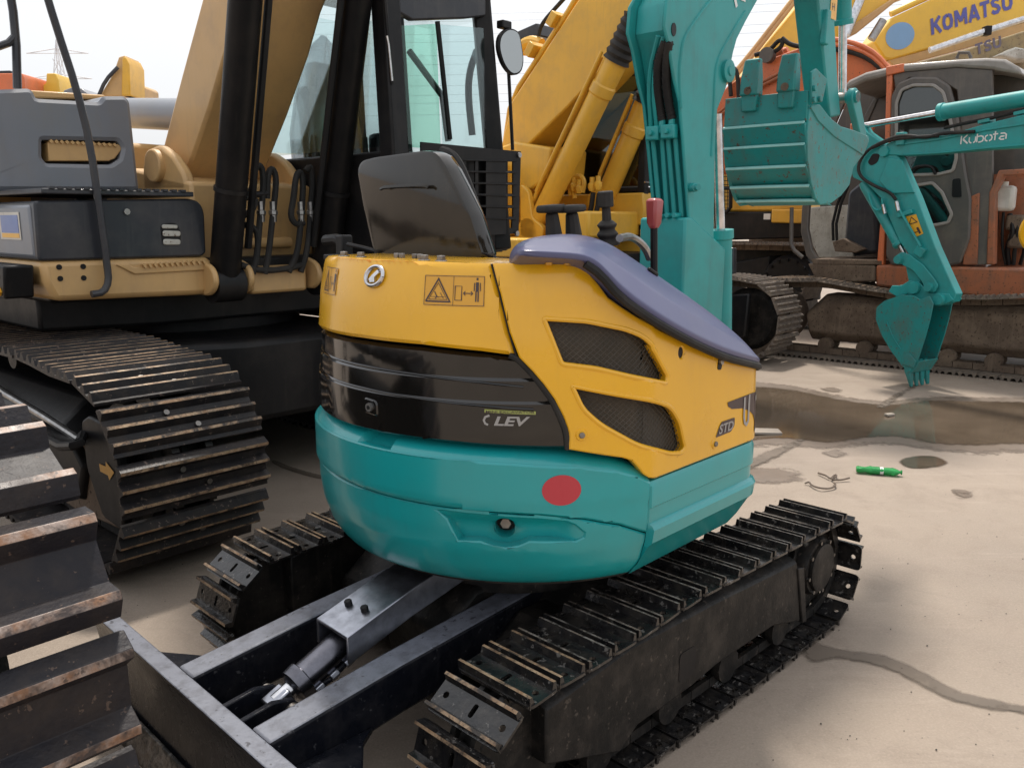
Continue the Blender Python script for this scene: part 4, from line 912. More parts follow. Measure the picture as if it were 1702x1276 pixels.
bk2 = MB().prism(so2, -BW, -BW + .014, XZ).build('bucket', 'bucket_teal', M2, .004)
dx = 0
MB().prism(so2, BW - .014, BW, XZ).build('bucket_side', 'bucket_teal', bk2, .004)
back = so2[8:] + so2[:2]
bb = MB()
for (x0, z0), (x1, z1) in zip(back, back[1:]):
    d = Vector((x1 - x0, z1 - z0)); n_ = Vector((-d.y, d.x)).normalized() * -.012
    bb.prism([(x0, z0), (x1, z1), (x1 - n_.x, z1 - n_.y), (x0 - n_.x, z0 - n_.y)], -BW + .003, BW - .003, XZ)
bb.build('bucket_shell', 'bucket_teal', bk2)
ear = S2.xz([(1484, 484), (1490, 474), (1505, 474), (1518, 466), (1534, 468), (1552, 486), (1585, 488), (1592, 498), (1570, 508), (1548, 506), (1545, 500), (1500, 494)], 0)
for yy in (-.075, .06): MB().prism(ear, yy, yy + .018, XZ).build('bucket_ear', 'boom_teal', bk2, .006)
MB().tube([Vector((x, -BW - .002, z)) for x, z in S2.xz([(1474, 535), (1484, 560), (1497, 580)], -BW)], .007, 6).build('side_weld', 'bucket_teal', bk2)
sc2 = S2.xz([(1502, 590), (1512, 587), (1524, 600), (1520, 612), (1500, 604)], -BW); MB().prism(sc2, -BW - .014, -BW, XZ).build('side_cutter', 'bucket_teal', bk2, .004)
e0, e1 = S2.q(1507, 610, -BW), S2.q(1525, 642, 0)
for k in range(4):
    yy = -BW + .03 + k * (2 * BW - .06) / 3
    a = Vector((e0.x, yy, e0.z)); b_ = Vector((e1.x + .02, yy, .012)); tm = MB()
    d = (b_ - a).normalized(); n_ = Vector((-d.z, 0, d.x))
    tm.loft([[a + d * t + n_ * s1 * h + Vector((0, s2 * w, 0)) for s1, s2 in ((-1, -1), (1, -1), (1, 1), (-1, 1))] for t, h, w in ((-.06, .03, .03), (.04, .032, .032), (.09, .022, .03), ((b_ - a).length, .008, .018))])
    tm.build('tooth', 'bucket_teal', bk2, .006)
MB().prism([(e0.x - .03, e0.z + .05), (e0.x + .02, e0.z + .03), (e0.x + .035, e0.z - .02), (e0.x + .005, e0.z - .03)], -BW, BW, XZ).build('bucket_lip', 'bucket_teal', bk2, .004)
# hoses and lettering
for pts in ([(1620, 219), (1560, 222), (1540, 230), (1500, 224), (1470, 234), (1440, 250), (1425, 275), (1430, 295), (1455, 310), (1480, 320), (1489, 332)], [(1560, 226), (1520, 228), (1480, 232), (1450, 246)]):
    MB().tube([S2.q(a, b_, -W2 - .03) for a, b_ in pts], .016, 8, smooth=2).build('hydraulic_hose', 'rubber', M2)
for a, b_ in ((1490, 335), (1468, 340)):
    q = S2.q(a, b_, -W2 - .03); MB().cyl(q, q + Vector((.03, 0, -.09)), .018, n=8).build('hose_fitting', 'chrome', M2)
q0, q1 = S2.q(1493, 345, -W2 - .02), S2.q(1530, 410, -W2 - .02); MB().tube([q0, q1], .014, 8).build('oil_pipe', 'boom_teal', M2)
MB().box(S2.q(1530, 418, -W2), (.10, .06, .09), Matrix.Rotation(.5, 3, 'Y')).build('pipe_block', 'boom_teal', M2, .008)
MB().box(S2.q(1505, 355, -W2), (.16, .05, .04), Matrix.Rotation(-.3, 3, 'Y')).build('pipe_clamp', 'boom_teal', M2, .006)
MB().box(S2.q(1498, 231, -W2), (.09, .06, .12)).build('pipe_clamp', 'boom_teal', M2, .008)
for a, b_ in ((1700, 192), (1640, 206)):
    MB().box(S2.q(a, b_ - 4, 0), (.10, .12, .03), Matrix.Rotation(-.12, 3, 'Y')).build('hose_clamp', 'boom_teal', boom2, .004)
MB().tube([S2.q(a, b_, -.03) for a, b_ in ((1712, 180), (1650, 196), (1600, 206), (1570, 213))], .016, 8).build('oil_pipe', 'rubber', boom2)
K_ = {'K': [[(0, 0), (0, 1)], [(.50, 1), (.16, .56), (.16, .5), (.55, 0)]], 'u': [[(0, .66), (0, .22), (.1, .04), (.2, 0)], [(.34, 0), (.46, .1), (.5, .25), (.5, .66)]],
      'b': [[(0, .95), (0, .0)], [(0, .62), (.3, .66), (.46, .55), (.5, .33), (.46, .1), (.3, 0), (.12, 0)]], 'o': [[(.22, .66), (.06, .56), (0, .33), (.06, .1), (.22, 0)], [(.34, .66), (.5, .56), (.56, .33), (.5, .1), (.34, 0)]],
      't': [[(.12, .98), (.12, .0)], [(-.06, .66), (.34, .66)]], 'a': [[(.06, .66), (.34, .66), (.5, .5), (.5, 0)], [(.38, 0), (.12, 0), (0, .14), (.1, .32), (.38, .34)]]}
la, lb, lc = S2.q(1597, 240, -W2 - .002), S2.q(1672, 231, -W2 - .002), S2.q(1597, 226, -W2 - .002)
ex = Vector((lb.x - la.x, lb.z - la.z)); ey = Vector((0, (lc.z - la.z) * 1.05)); adv = {'K': .66, 'u': .62, 'b': .62, 'o': .66, 't': .46, 'a': .5}; tot = sum(adv[c] for c in 'Kubota') - .0; x = 0; lg = MB()
for ch in 'Kubota':
    for pts in K_[ch]:
        vs, fs = ribbon([((x + a) / tot * ex.length / ey.length * 1.0, b_) for a, b_ in pts], .15)
        k_l = len(lg.f); lg.add([(la.x + (a * ey.length / ex.length) * ex.x, -W2 - .003 - .00004 * k_l, la.z + (a * ey.length / ex.length) * ex.y + b_ * ey.y) for a, b_ in vs], fs)
    x += adv[ch]
lg.build('boom_lettering', 'decal_white', boom2, recalc=False, smooth=False)
# yellow body edge at the right of the frame
q = S2.q(1738, 386); MB().turn((q.x, -.1, q.z), (0, 1, 0), [(0, .05), (0, .16), (.03, .19), (.3, .19)], 28).build('work_lamp_housing', 'yellow', M2)

lq = S2.q(1738, 386); MB().tube([Vector((lq.x, .15, lq.z)), Vector((lq.x + .22, .12, lq.z + .1)), Vector((lq.x + .25, .0, 2.45))], .025, 8, smooth=1).build('lamp_bracket', 'boom_teal', M2)
# ================================================================ the row of large excavators, all parked at the same angle
KA = R(-42)
def kframe(xk, yk): return Frame(math.cos(KA) * xk - math.sin(KA) * yk, math.sin(KA) * xk + math.cos(KA) * yk, -42)
def kthing(F, name, label, cat): return thing(name, label, cat, tuple(F.o), -42)
def bigtrack(parent, y, x0, x1, zc, r, me, pitch, top, w=.16, depth=.08, cm='frame_black', skip=None, phase=0.0, jitter=.004, off=.06):
    p = loop_path((x0, zc, r - off), (x1, zc, r - off), [(a, b - off) for a, b in top]); lay_track(parent, p, y, me, pitch, 0, skip, phase, jitter, off); chain(parent, p, y, w, depth, cm, pitch); return p

CF = kframe(-5.9, 2.93)
cat = kthing(CF, 'excavator', 'large tan excavator with black boom cylinders and plastic-wrapped seat, parked at the left', 'excavator')
SH3 = shoe_mesh('track_shoe', .235, .70, (-.088, -.008, .072), .034, .014, .014, ['shoe_dark', 'worn_edge', 'bolt_steel'], .020, bolts=[(-.048, -.07, .015), (.034, .05, .015)])
for yy in (-1.16, 1.16):
    bigtrack(cat, yy, -1.55, 1.965, .475, .445, SH3, .235, [(-1.5, .93), (-.6, .955), (.4, .96), (1.3, .955), (1.6, .935), (1.82, .915)], phase=.4)
    s = 1 if yy > 0 else -1
    fr = MB(); rings = []
    for y, z0, z1 in ((-.24, .26, .62), (-.10, .20, .74), (.10, .20, .74), (.24, .26, .62)):
        rings.append([(-1.35, yy + y, z0), (1.62, yy + y, z0), (1.72, yy + y, (z0 + z1) / 2), (1.5, yy + y, z1), (-1.2, yy + y, z1 - .02)])
    fr = fr.loft(rings).build('track_frame', 'black', cat, .02)
    for x in (-1.55, 1.965):
        MB().turn((x, yy - .13, .475), (0, 1, 0), [(0, .1), (0, .30), (.03, .32), (.09, .32), (.11, .36), (.15, .36), (.17, .32), (.23, .32), (.26, .30), (.26, .1)], 32).build('idler' if x > 0 else 'sprocket', 'frame_black', cat)
    for x in (-1.1, -.7, -.3, .1, .5, .9, 1.3): MB().turn((x, yy - .15, .16), (0, 1, 0), [(0, .04), (0, .1), (.1, .1), (.12, .08), (.18, .08), (.2, .1), (.3, .1), (.3, .04)], 18).build('track_roller', 'frame_black', cat)
    for x in (-.6, .5): MB().turn((x, yy - .12, .84), (0, 1, 0), [(0, .03), (0, .07), (.24, .07), (.24, .03)], 16).build('carrier_roller', 'frame_black', cat)
    MB().box((.05, yy - s * .55, .62), (1.5, .75, .34), Matrix.Rotation(0, 3, 'X')).build('cross_beam', 'black', cat, .03)
# shiny guide bar, step bracket and end plate with arrow on the near track frame
yo = -1.42
epl = MB().prism(rounded([(p[0], p[1]) for p in CF.xz([(134, 700), (146, 690), (186, 712), (200, 790), (204, 884), (170, 858), (144, 780)], yo)], .03), yo, yo + .05, XZ).build('track_guard_plate', 'black', cat, .012)
ar_ = CF.xz([(165, 770), (176, 775), (176, 767), (190, 785), (182, 798), (180, 790), (167, 783)], yo - .003); sheet(ar_, [], lambda u, v, o: (u, yo - .004, v), name='arrow_mark', mats='arrow', parent=epl)
MB().tube([CF.q(a, b_, 1, yo + .02) for a, b_ in ((-30, 625), (10, 655), (70, 690), (132, 730))], .020, 10).build('frame_edge', 'steel', cat)
MB().prism(CF.xz([(-40, 640), (132, 732), (190, 760), (200, 880), (130, 850), (40, 790), (-40, 760)], yo + .06), yo + .06, yo + .10, XZ).build('frame_side_plate', 'mud_steel', cat, .01)
stp = MB(); q0 = CF.q(70, 712, 1, yo - .02)
stp.tube([CF.q(60, 705, 1, yo), CF.q(92, 742, 1, yo - .10), CF.q(132, 740, 1, yo - .10), CF.q(138, 722, 1, yo)], .022, 8, smooth=1); stp.build('step_bracket', 'black', cat)
MB().prism(CF.xy([(62, 706), (95, 738), (134, 738), (136, 722), (110, 705)], q0.z), q0.z - .012, q0.z, XY).build('step_plate', 'black', cat, .004)
# car body and turntable
MB().prism([(-1.3, -.75), (1.25, -.75), (1.45, -.3), (1.45, .3), (1.25, .75), (-1.3, .75)], .42, .92, XY).build('car_body', 'black', cat, .04)
MB().turn((0, 0, .9), (0, 0, 1), [(0, .85), (.12, .85), (.14, .75), (.30, .75)], 40).build('swing_ring', 'black', cat)
MB().prism([(-2.2, -1.2), (.75, -1.2), (.95, -.6), (.95, 1.1), (.6, 1.3), (-2.2, 1.3)], 1.0, 1.2, XY).build('dark_underbody', 'black', cat, .02)  # added dark mass, makes the space under the deck read as shaded
MB().box((-2.6, 0, .8), (.5, 3.2, 1.1)).build('counterweight', 'black', cat, .08)
# deck
MB().prism([(-2.3, -1.27), (1.15, -1.27), (1.25, -.5), (1.25, .5), (1.4, 1.35), (-2.3, 1.35)], 1.19, 1.40, XY).build('deck', 'black', cat, .02)
FX = 1.30
lowr = CF.yz([(66, 434), (345, 426), (356, 437), (360, 455), (357, 478), (340, 490), (92, 501), (74, 470)], FX)
lf = MB().prism(lowr, FX, -1.9, YZ).build('side_sill', 'tan', cat, .03)
for a, b_ in ((98, 444), (138, 443), (100, 463), (139, 462)):
    q = CF.q(a, b_, 0, FX); MB().cyl((q.x - .002, q.y, q.z), (q.x + .004, q.y, q.z), .014, n=12).build('bolt_hole', 'black', lf)
tread = CF.yz([(193, 440), (215, 439), (222, 444), (345, 436), (344, 449), (224, 456)], FX + .01); MB().prism(tread, FX - .01, FX + .012, YZ).build('step_pad', 'tan', lf, .006)
for k in range(12):
    q = CF.q(240 + k * 9, 442 - k * .55, 0, FX + .02); MB().box((q.x, q.y, q.z), (.02, .012, .022), Matrix.Rotation(.5, 3, 'X')).build('tread_tooth', 'tan', lf)
# right-hand flank seen past the corner
ck = lowr[0][0]
MB().prism([(FX - .06, 1.235), (FX - .02, 1.40), (-1.5, 1.40), (-1.5, 1.22)], ck - .02, ck - .16, XZ).build('flank_step', 'black', cat, .012)
for zz in (1.385, 1.345): MB().box((.2, ck - .17, zz), (1.9, .02, .022)).build('flank_strip', 'steel', cat, .004)
for x in (1.12, .94, .7): MB().box((x, ck - .165, 1.30), (.02, .02, .07)).build('flank_rib', 'steel', cat)
MB().box((1.2, ck - .165, 1.27), (.03, .012, .03), Matrix.Rotation(.78, 3, 'Y')).build('reflector', 'decal_bright', cat)
# tool box with a lamp, tread plate on its lid
bx_ = CF.yz([(56, 334), (316, 330), (333, 336), (340, 352), (343, 420), (336, 426), (64, 434)], FX)
tb = MB().prism(rounded(bx_, [.02, .03, .03, .03, .03, .02, .02], 3), FX, -.2, YZ).build('tool_box', 'dark_grey', cat, .03)
MB().prism([(-.4, bx_[6][1] + .01), (-.4, bx_[0][1] - .01), (FX - .05, bx_[0][1] - .015), (FX - .03, bx_[6][1] + .01)], bx_[0][0] - .012, bx_[0][0] + .1, XZ).build('box_flank', 'fuel_grey', tb, .02)
ql = bx_[0][0] - .016
MB().prism([(1.12, 1.52), (.82, 1.52), (.82, 1.66), (1.12, 1.66)], ql + .002, ql, XZ).build('label_plate', 'decal_label', tb)
MB().prism([(1.10, 1.555), (.85, 1.555), (.85, 1.645), (1.10, 1.645)], ql, ql - .002, XZ).build('label_print', 'decal_blue', tb)
MB().prism([(1.10, 1.53), (.85, 1.53), (.85, 1.552), (1.10, 1.552)], ql, ql - .002, XZ).build('label_print', 'decal_bright', tb)
tpz = bx_[0][1]
MB().prism([(FX + .03, bx_[0][0] + .03), (FX + .03, CF.q(318, 325, 0, FX)[1]), (.5, CF.q(318, 325, 0, FX)[1]), (.5, bx_[0][0] - .02)], tpz + .035, tpz + .062, XY).build('tread_plate', 'dark_grey', tb, .006)
for k in range(16):
    q = CF.q(85 + k * 14.5, 316, 0, FX + .02); MB().box((q.x, q.y, tpz + .066), (.04, .025, .012)).build('tread_tooth', 'dark_grey', tb)
lmp = sheet(rounded(CF.yz([(266, 372), (292, 370), (300, 385), (300, 402), (270, 408)], FX), .03), [], lambda u, v, o: (FX + .003 + o, u, v), thick=.002, name='lamp_recess', mats='black', parent=tb)
for a, b_, c, d in ((268, 373, 294, 380), (269, 383, 299, 393), (270, 397, 299, 407)):
    MB().prism(rounded(CF.yz([(a, b_), (c, b_ + 1), (c, d), (a, d)], FX), .022, 4), FX + .002, FX + .012, YZ).build('lamp_lens', 'dirty_white', tb, .004)
q = CF.q(210, 352, 0, FX); MB().cyl(q, q + Vector((.012, 0, 0)), .017, n=8).build('box_lock', 'steel', tb)
# fuel tank with a step cut into it
TX = .75
tko = CF.yz([(-70, 152), (48, 147), (56, 152), (60, 164), (165, 170), (172, 160), (208, 160), (216, 168), (232, 316), (-70, 316)], TX)
tk = sheet(rounded(tko, .015, 2), [rounded(CF.yz([(70, 232), (196, 234), (204, 246), (200, 264), (185, 274), (78, 272), (70, 262)], TX), .012, 2)], lambda u, v, o: (TX + o, u, v), thick=.25, inset=.02, drop=.015, name='fuel_tank', mats='fuel_grey', parent=cat)
MB().prism([(u, v) for u, v in tko], TX - .26, -.9, YZ).build('tank_body', 'fuel_grey', tk, .03)
stp = CF.yz([(78, 238), (84, 234), (196, 240), (205, 244), (190, 264), (180, 268), (80, 268)], TX - .03); so_ = MB().prism(stp, TX - .2, TX - .02, YZ).build('tank_step', 'tan', tk, .006)
for k in range(13):
    q = CF.q(84 + k * 8.8, 236.5 + k * .5, 0, TX - .02); MB().box((q.x - .03, q.y, q.z + .004), (.09, .016, .016), Matrix.Rotation(.78, 3, 'X')).build('step_tooth', 'tan', so_)
MB().prism(CF.yz([(50, 150), (175, 158), (176, 166), (52, 163)], TX - .3), TX - .3, -.6, YZ).build('tank_rail', 'tan', cat, .01)
# engine hood further back, exhaust drum
MB().prism([(-2.9, -1.3), (-.7, -1.3), (-.7, 1.0), (-2.9, 1.0)], 1.40, 2.20, XY).build('engine_house', 'tan', cat, .04)
MB().cyl(CF.q(200, 188, 1, .35), CF.q(345, 192, 1, .35), .12, n=20).build('air_duct', 'fuel_grey', cat)
MB().box((-.2, -.62, 1.85), (.8, .2, .5)).build('valve_cover', 'dark_grey', cat, .02)
# handrails
MB().tube([CF.q(a, b_, 0, FX + .05) for a, b_ in ((68, -40), (92, 40), (128, 150), (150, 240), (164, 340), (178, 440), (181, 468), (172, 486), (152, 489))], .0185, 10, smooth=1).build('handrail', 'dark_grey', cat)
MB().tube([CF.q(a, b_, 0, TX - .1) for a, b_ in ((12, -40), (22, 20), (27, 75), (29, 148))], .022, 10).build('handrail', 'dark_grey', cat)
MB().tube([CF.q(a, b_, 0, TX - .1) for a, b_ in ((26, 60), (14, 72), (-20, 84))], .020, 8).build('handrail', 'dark_grey', cat)
# boom foot brackets
for s in (-1, 1):
    lug = CF.xz([(238, 318), (236, 275), (246, 248), (262, 240), (285, 258), (305, 290), (310, 318)], -.42)
    MB().prism(rounded(lug, .05), s * .42, s * .35, XZ).build('boom_bracket', 'tan', cat, .02)
    q = CF.q(262, 276, 1, -.42); MB().cyl((q.x, s * .36, q.z), (q.x, s * .46, q.z), .10, n=24).build('foot_pin', 'tan', cat, .01)
MB().prism([(-.4, 1.38), (1.1, 1.38), (1.1, CF.q(330, 302, 1, -.42)[2]), (.3, 1.95), (-.4, 1.9)], -.42, .42, XZ).build('boom_tower', 'tan', cat, .02)
# boom
bo_ = [(.34, 1.72), (.20, 1.85), (.25, 2.0)] + CF.xz([(270, 245), (300, 130), (335, 0)], -.27) + [(1.7, 3.6), (2.6, 4.6), (3.4, 5.0), (3.6, 4.6), (2.7, 4.0), (2.05, 3.45)] + [(1.50, 2.82), (1.36, 2.60), (1.10, 2.27), (.86, 2.0), (.62, 1.76)]
cboom = MB().prism(bo_, -.27, .27, XZ).build('boom', 'tan', cat, .02)
for s in (-1, 1):
    f0 = Vector((1.30, s * .355, 1.27)); f1 = Vector((1.72, s * .355, 2.84)); d = f1 - f0
    c_ = MB().turn(f0 - d * .05, d, [(0, .07), (.06, .088), (d.length * 1.25, .088), (d.length * 1.26, .098), (d.length * 1.32, .098), (d.length * 1.32, .03)], 26).build('boom_cylinder', 'black', cat)
    MB().cyl(f0 + d * 1.2, f0 + d * 1.9, .055, n=16).build('piston_rod', 'chrome', c_)
    MB().cyl(f0 + d * .33 - d.normalized() * .012, f0 + d * .33 + d.normalized() * .012, .097, n=26).build('clamp_band', 'black', c_)
    MB().tube([f0 + d * t + Vector((.02, -s * .125, 0)) for t in (.12, .5, .9, 1.3)], .022, 10).build('oil_pipe', 'black', c_)
    MB().turn((1.30, s * .355 - .09, 1.25), (0, 1, 0), [(0, .06), (0, .105), (.18, .105), (.18, .06)], 20).build('cylinder_eye', 'black', c_)
    for sy in (-.13, .10):
        MB().prism(rounded([(1.0, 1.19), (1.36, 1.19), (1.43, 1.27), (1.40, 1.35), (1.30, 1.39), (1.0, 1.40)], .05), s * .355 + sy, s * .355 + sy + .035, XZ).build('cylinder_lug', 'tan', cat, .012)
MB().prism([(1.0, 1.18), (1.33, 1.18), (1.33, 1.34), (1.0, 1.36)], -.20, .20, XZ).build('lug_plate', 'tan', cat, .02)
MB().cyl((1.15, -.2, 1.48), (1.15, .2, 1.48), .035, n=12).build('cross_tube', 'tan', cat)
# hose loops between the cylinders
HX = 1.36
for pts in ([(420, 455), (428, 420), (432, 360), (436, 340), (438, 285), (430, 272), (422, 285), (420, 318), (398, 332)], [(440, 455), (447, 420), (452, 370), (455, 345), (460, 295), (452, 278), (445, 290), (444, 330)],
            [(480, 452), (495, 420), (500, 370), (502, 345), (504, 300), (500, 285), (492, 290), (488, 330), (482, 360), (492, 374), (505, 370)], [(500, 452), (510, 420), (515, 370), (516, 345), (520, 300), (516, 275), (508, 285)],
            [(398, 372), (425, 378), (430, 400), (425, 440)], [(402, 360), (420, 350), (425, 330)], [(400, 440), (430, 450), (470, 448), (505, 440)]):
    MB().tube([CF.q(a, b_, 0, HX) for a, b_ in pts], .019, 10, smooth=2).build('hydraulic_hose', 'rubber', cat)
for a, b_ in ((434, 352), (454, 352), (500, 352), (516, 352)):
    q = CF.q(a, b_, 0, HX); MB().turn(q + Vector((0, 0, -.06)), (0, 0, 1), [(0, .02), (.04, .022), (.045, .028), (.065, .028), (.07, .02), (.12, .02)], 8).build('hose_fitting', 'steel', cat)
MB().tube([CF.q(a, b_, 0, HX) for a, b_ in ((395, 334), (420, 324), (446, 322))], .02, 8).build('pipe_bracket', 'black', cat)
# cab: frame, panes, seat under plastic
CX, CY0, CY1 = 1.88, .47, 1.49
cabz0, cabz1 = 1.42, 3.25
def post(p0, p1, w, name='cab_post'):
    p0, p1 = Vector(p0), Vector(p1); q = (p1 - p0).to_track_quat('Z', 'Y'); c = (p0 + p1) / 2
    return MB().box(c, (w, w, (p1 - p0).length), q.to_matrix()).build(name, 'black', cat, .015)
inb = CF.q(812, 30, 0, CX); 
post((CX, CY0 + .04, cabz0), (CX - .10, CY0 + .04, cabz1), .13); post((CX, CY1 - .06, cabz0), (CX - .10, CY1 - .18, cabz1), .12)
post((CX - 1.55, CY0 + .04, cabz0), (CX - 1.5, CY0 + .04, cabz1), .12); post((CX - 1.55, CY1 - .05, cabz0), (CX - 1.5, CY1 - .15, cabz1), .12)
post((CX - .95, CY1 - .04, cabz0), (CX - .95, CY1 - .15, cabz1), .07)
MB().prism([(CX - .06, CY0), (CX - .06, CY1 - .08), (CX - 1.6, CY1 - .08), (CX - 1.6, CY0)], cabz1 - .05, cabz1 + .12, XY).build('cab_roof', 'black', cat, .05)
hz = CF.yz([(650, 10), (690, 33), (780, 30), (812, 26), (812, -60), (650, -60)], CX); MB().prism([(a, max(b_, 2.72)) for a, b_ in hz], CX - .07, CX - .02, YZ).build('cab_header', 'dark_grey', cat, .01)
MB().box((CX - .02, (CY0 + CY1) / 2, 1.72), (.06, CY1 - CY0, .62)).build('cab_front_panel', 'black', cat, .015)
MB().box((CX - .8, CY0 + .01, 1.72), (1.5, .05, .62)).build('cab_side_panel', 'black', cat, .015); MB().box((CX - .8, CY1 - .03, 1.65), (1.5, .05, .45)).build('cab_side_panel', 'black', cat, .015)
MB().box((CX - .8, (CY0 + CY1) / 2, 1.43), (1.5, CY1 - CY0, .06)).build('cab_floor', 'black', cat)
# front pane split by a wiper post
pz0, pz1 = 2.06, 2.85
MB().prism([(CY0 + .1, pz0), (CY0 + .42, pz0), (CY0 + .40, pz1 - .04), (CY0 + .1, pz1 - .1)], CX - .035, CX - .030, YZ).build('front_pane', 'glass_green', cat)
MB().prism([(CY0 + .44, pz0), (CY1 - .12, pz0), (CY1 - .2, pz1), (CY0 + .42, pz1 - .04)], CX - .035, CX - .030, YZ).build('front_pane', 'glass_clear', cat)
q0, q1 = CF.q(748, 232, 0, CX), CF.q(727, 36, 0, CX); MB().tube([q0, q1], .016, 6).build('pane_divider', 'black', cat)
MB().prism([(CX - 1.5, pz0), (CX - .12, pz0), (CX - .18, 3.1), (CX - 1.5, 3.1)], CY0 + .02, CY0 + .025, XZ).build('side_pane', 'glass_clear', cat)
MB().prism([(CX - 1.5, 1.9), (CX - .12, 1.9), (CX - .18, 3.1), (CX - 1.5, 3.1)], CY1 - .09, CY1 - .085, XZ).build('side_pane', 'glass_clear', cat)
MB().prism([(CY0 + .1, 2.1), (CY1 - .14, 2.1), (CY1 - .2, 3.1), (CY0 + .1, 3.1)], CX - 1.53, CX - 1.525, YZ).build('rear_pane', 'glass_clear', cat)
MB().tube([CF.q(a, b_, 0, CX - .4) for a, b_ in ((680, 85), (735, 160), (745, 235))], .022, 8).build('interior_rail', 'dark_grey', cat)
MB().tube([CF.q(a, b_, 0, CX - .25) for a, b_ in ((792, 85), (780, 120), (778, 160), (785, 225))], .024, 8, smooth=2).build('grab_handle', 'dark_grey', cat)
st_ = MB(); c = CF.q(540, 150, 0, CX - .9)
seatc = MB().box((CF.q(540, 140, 1, .93).x + .3, .93, 1.95), (.5, .5, .16)); seatc = seatc.build('seat_cushion', 'seat_vinyl', cat, .05)
MB().box((CF.q(540, 140, 1, .93).x + .05, .93, 2.25), (.16, .48, .62), Matrix.Rotation(-.15, 3, 'Y')).build('seat_back', 'seat_vinyl', cat, .06)
hq = CF.q(540, 140, 1, .93); hq.z = 2.62; MB().box(hq, (.12, .30, .22)).build('head_rest', 'seat_vinyl', cat, .05)
pf = MB(); pf.loft([[hq + Vector((r_ * math.cos(a), r_ * 1.6 * math.sin(a) * 1.05, z)) for a in [2 * PI * i / 14 for i in range(14)]] for z, r_ in ((-.75, .17), (-.4, .18), (-.15, .15), (.0, .13), (.14, .12), (.24, .05), (.30, .01))]); pf.build('seat_cover_film', 'plastic_film', cat, ang=70)
for a in (-.05, .12): MB().tube([(CX - .45, .72 + a, 1.5), (CX - .5, .72 + a, 1.95), (CX - .52, .72 + a, 2.15)], .02, 8).build('control_lever', 'rubber', cat)
MB().box((CX - .25, .62, 2.0), (.12, .2, .3)).build('monitor', 'black', cat, .03)
MB().tube([CF.q(a, b_, 0, CX + .02) for a, b_ in ((640, 0), (646, 70), (652, 140))], .012, 6).build('wiper_arm', 'black', cat)
MB().tube([CF.q(a, b_, 0, CX + .03) for a, b_ in ((643, 60), (646, 75), (652, 135))], .008, 6).build('washer_pipe', 'chrome', cat)
# slotted guard below the front pane
GX = CX + .06
go = CF.yz([(700, 236), (866, 252), (862, 388), (745, 395), (700, 390)], GX); holes = []
hx = [(752, 765), (775, 790), (795, 808)]; 
for r_ in range(5):
    for (a, b_) in hx + [(842, 853)]:
        y0 = 268 + r_ * 19 + (0 if a < 830 else 0); holes.append(CF.yz([(a, y0), (b_, y0), (b_, y0 + 16), (a, y0 + 16)], GX))
holes += [CF.yz([(842, 363), (852, 363), (851, 379), (841, 379)], GX)]
gp = sheet(go, holes, lambda u, v, o: (GX + o, u, v), thick=.012, name='slotted_guard', mats='black', parent=cat)
for a, b_ in ((862, 258), (858, 388)):
    q = CF.q(a, b_, 0, GX); MB().cyl(q, q + Vector((.014, 0, 0)), .018, n=10).build('guard_bolt', 'steel', gp)
for r_ in range(6):
    MB().tube([CF.q(750, 266 + r_ * 19, 0, GX + .006), CF.q(858, 268 + r_ * 19.3, 0, GX + .006)], .005, 6).build('guard_rib', 'black', gp)
# mirror on its stem
mr = MB().tube([CF.q(a, b_, 0, CX) for a, b_ in ((852, 250), (847, 150), (842, 60), (836, 38))], .012, 8).build('mirror_stem', 'black', cat)
mo_ = rounded(CF.yz([(826, 60), (840, 46), (860, 52), (868, 100), (864, 122), (848, 128), (832, 108), (824, 80)], CX + .03), .05, 3)
mm = MB().prism(mo_, CX + .02, CX + .05, YZ).build('mirror_housing', 'black', cat, .006)
k = (sum(p[0] for p in mo_) / len(mo_), sum(p[1] for p in mo_) / len(mo_)); MB().prism([(k[0] + (a - k[0]) * .88, k[1] + (b_ - k[1]) * .92) for a, b_ in mo_], CX + .051, CX + .054, YZ).build('mirror_glass', 'mirror_glass', mm)
MB().box(CF.q(838, 42, 0, CX + .02), (.06, .09, .05)).build('mirror_bracket', 'black', mm, .008)

# ================================================================ nearest crawler at the left edge (rest of that machine stands outside the picture)
FF = kframe(-2.9, .32)
fg = kthing(FF, 'excavator', 'closest machine, cut off by the left edge: broad worn crawler shoes with heavy bars', 'excavator')
SHF = shoe_mesh('track_shoe', .25, .76, (-.090, .090), .042, .022, .016, ['shoe_near', 'worn_big'], .030)
fpath = loop_path((-2.6, .60, .475), (.60, .60, .475), [(-2.2, 1.07), (-1.0, 1.08), (.3, 1.078)])
for c, t in resample(fpath, .252, .02):
    c = c + Vector((-t.y, t.x)) * .07
    if c.x < -1.4: continue
    o = link('track_shoe', SHF, fg, .010, 3); o.location = (c.x, 0, c.y); o.rotation_euler = (0, -math.atan2(t.y, t.x), 0)
chain(fg, [p for p in fpath], 0, .2, .09, 'frame_black', .252)
MB().turn((.60, -.2, .60), (0, 1, 0), [(0, .1), (0, .36), (.04, .40), (.36, .40), (.40, .36), (.40, .1)], 32).build('idler', 'frame_black', fg)
MB().prism([(-1.4, .30), (.35, .30), (.45, .6), (.2, .88), (-1.4, .88)], -.25, .25, XZ).build('track_frame', 'frame_black', fg, .03)
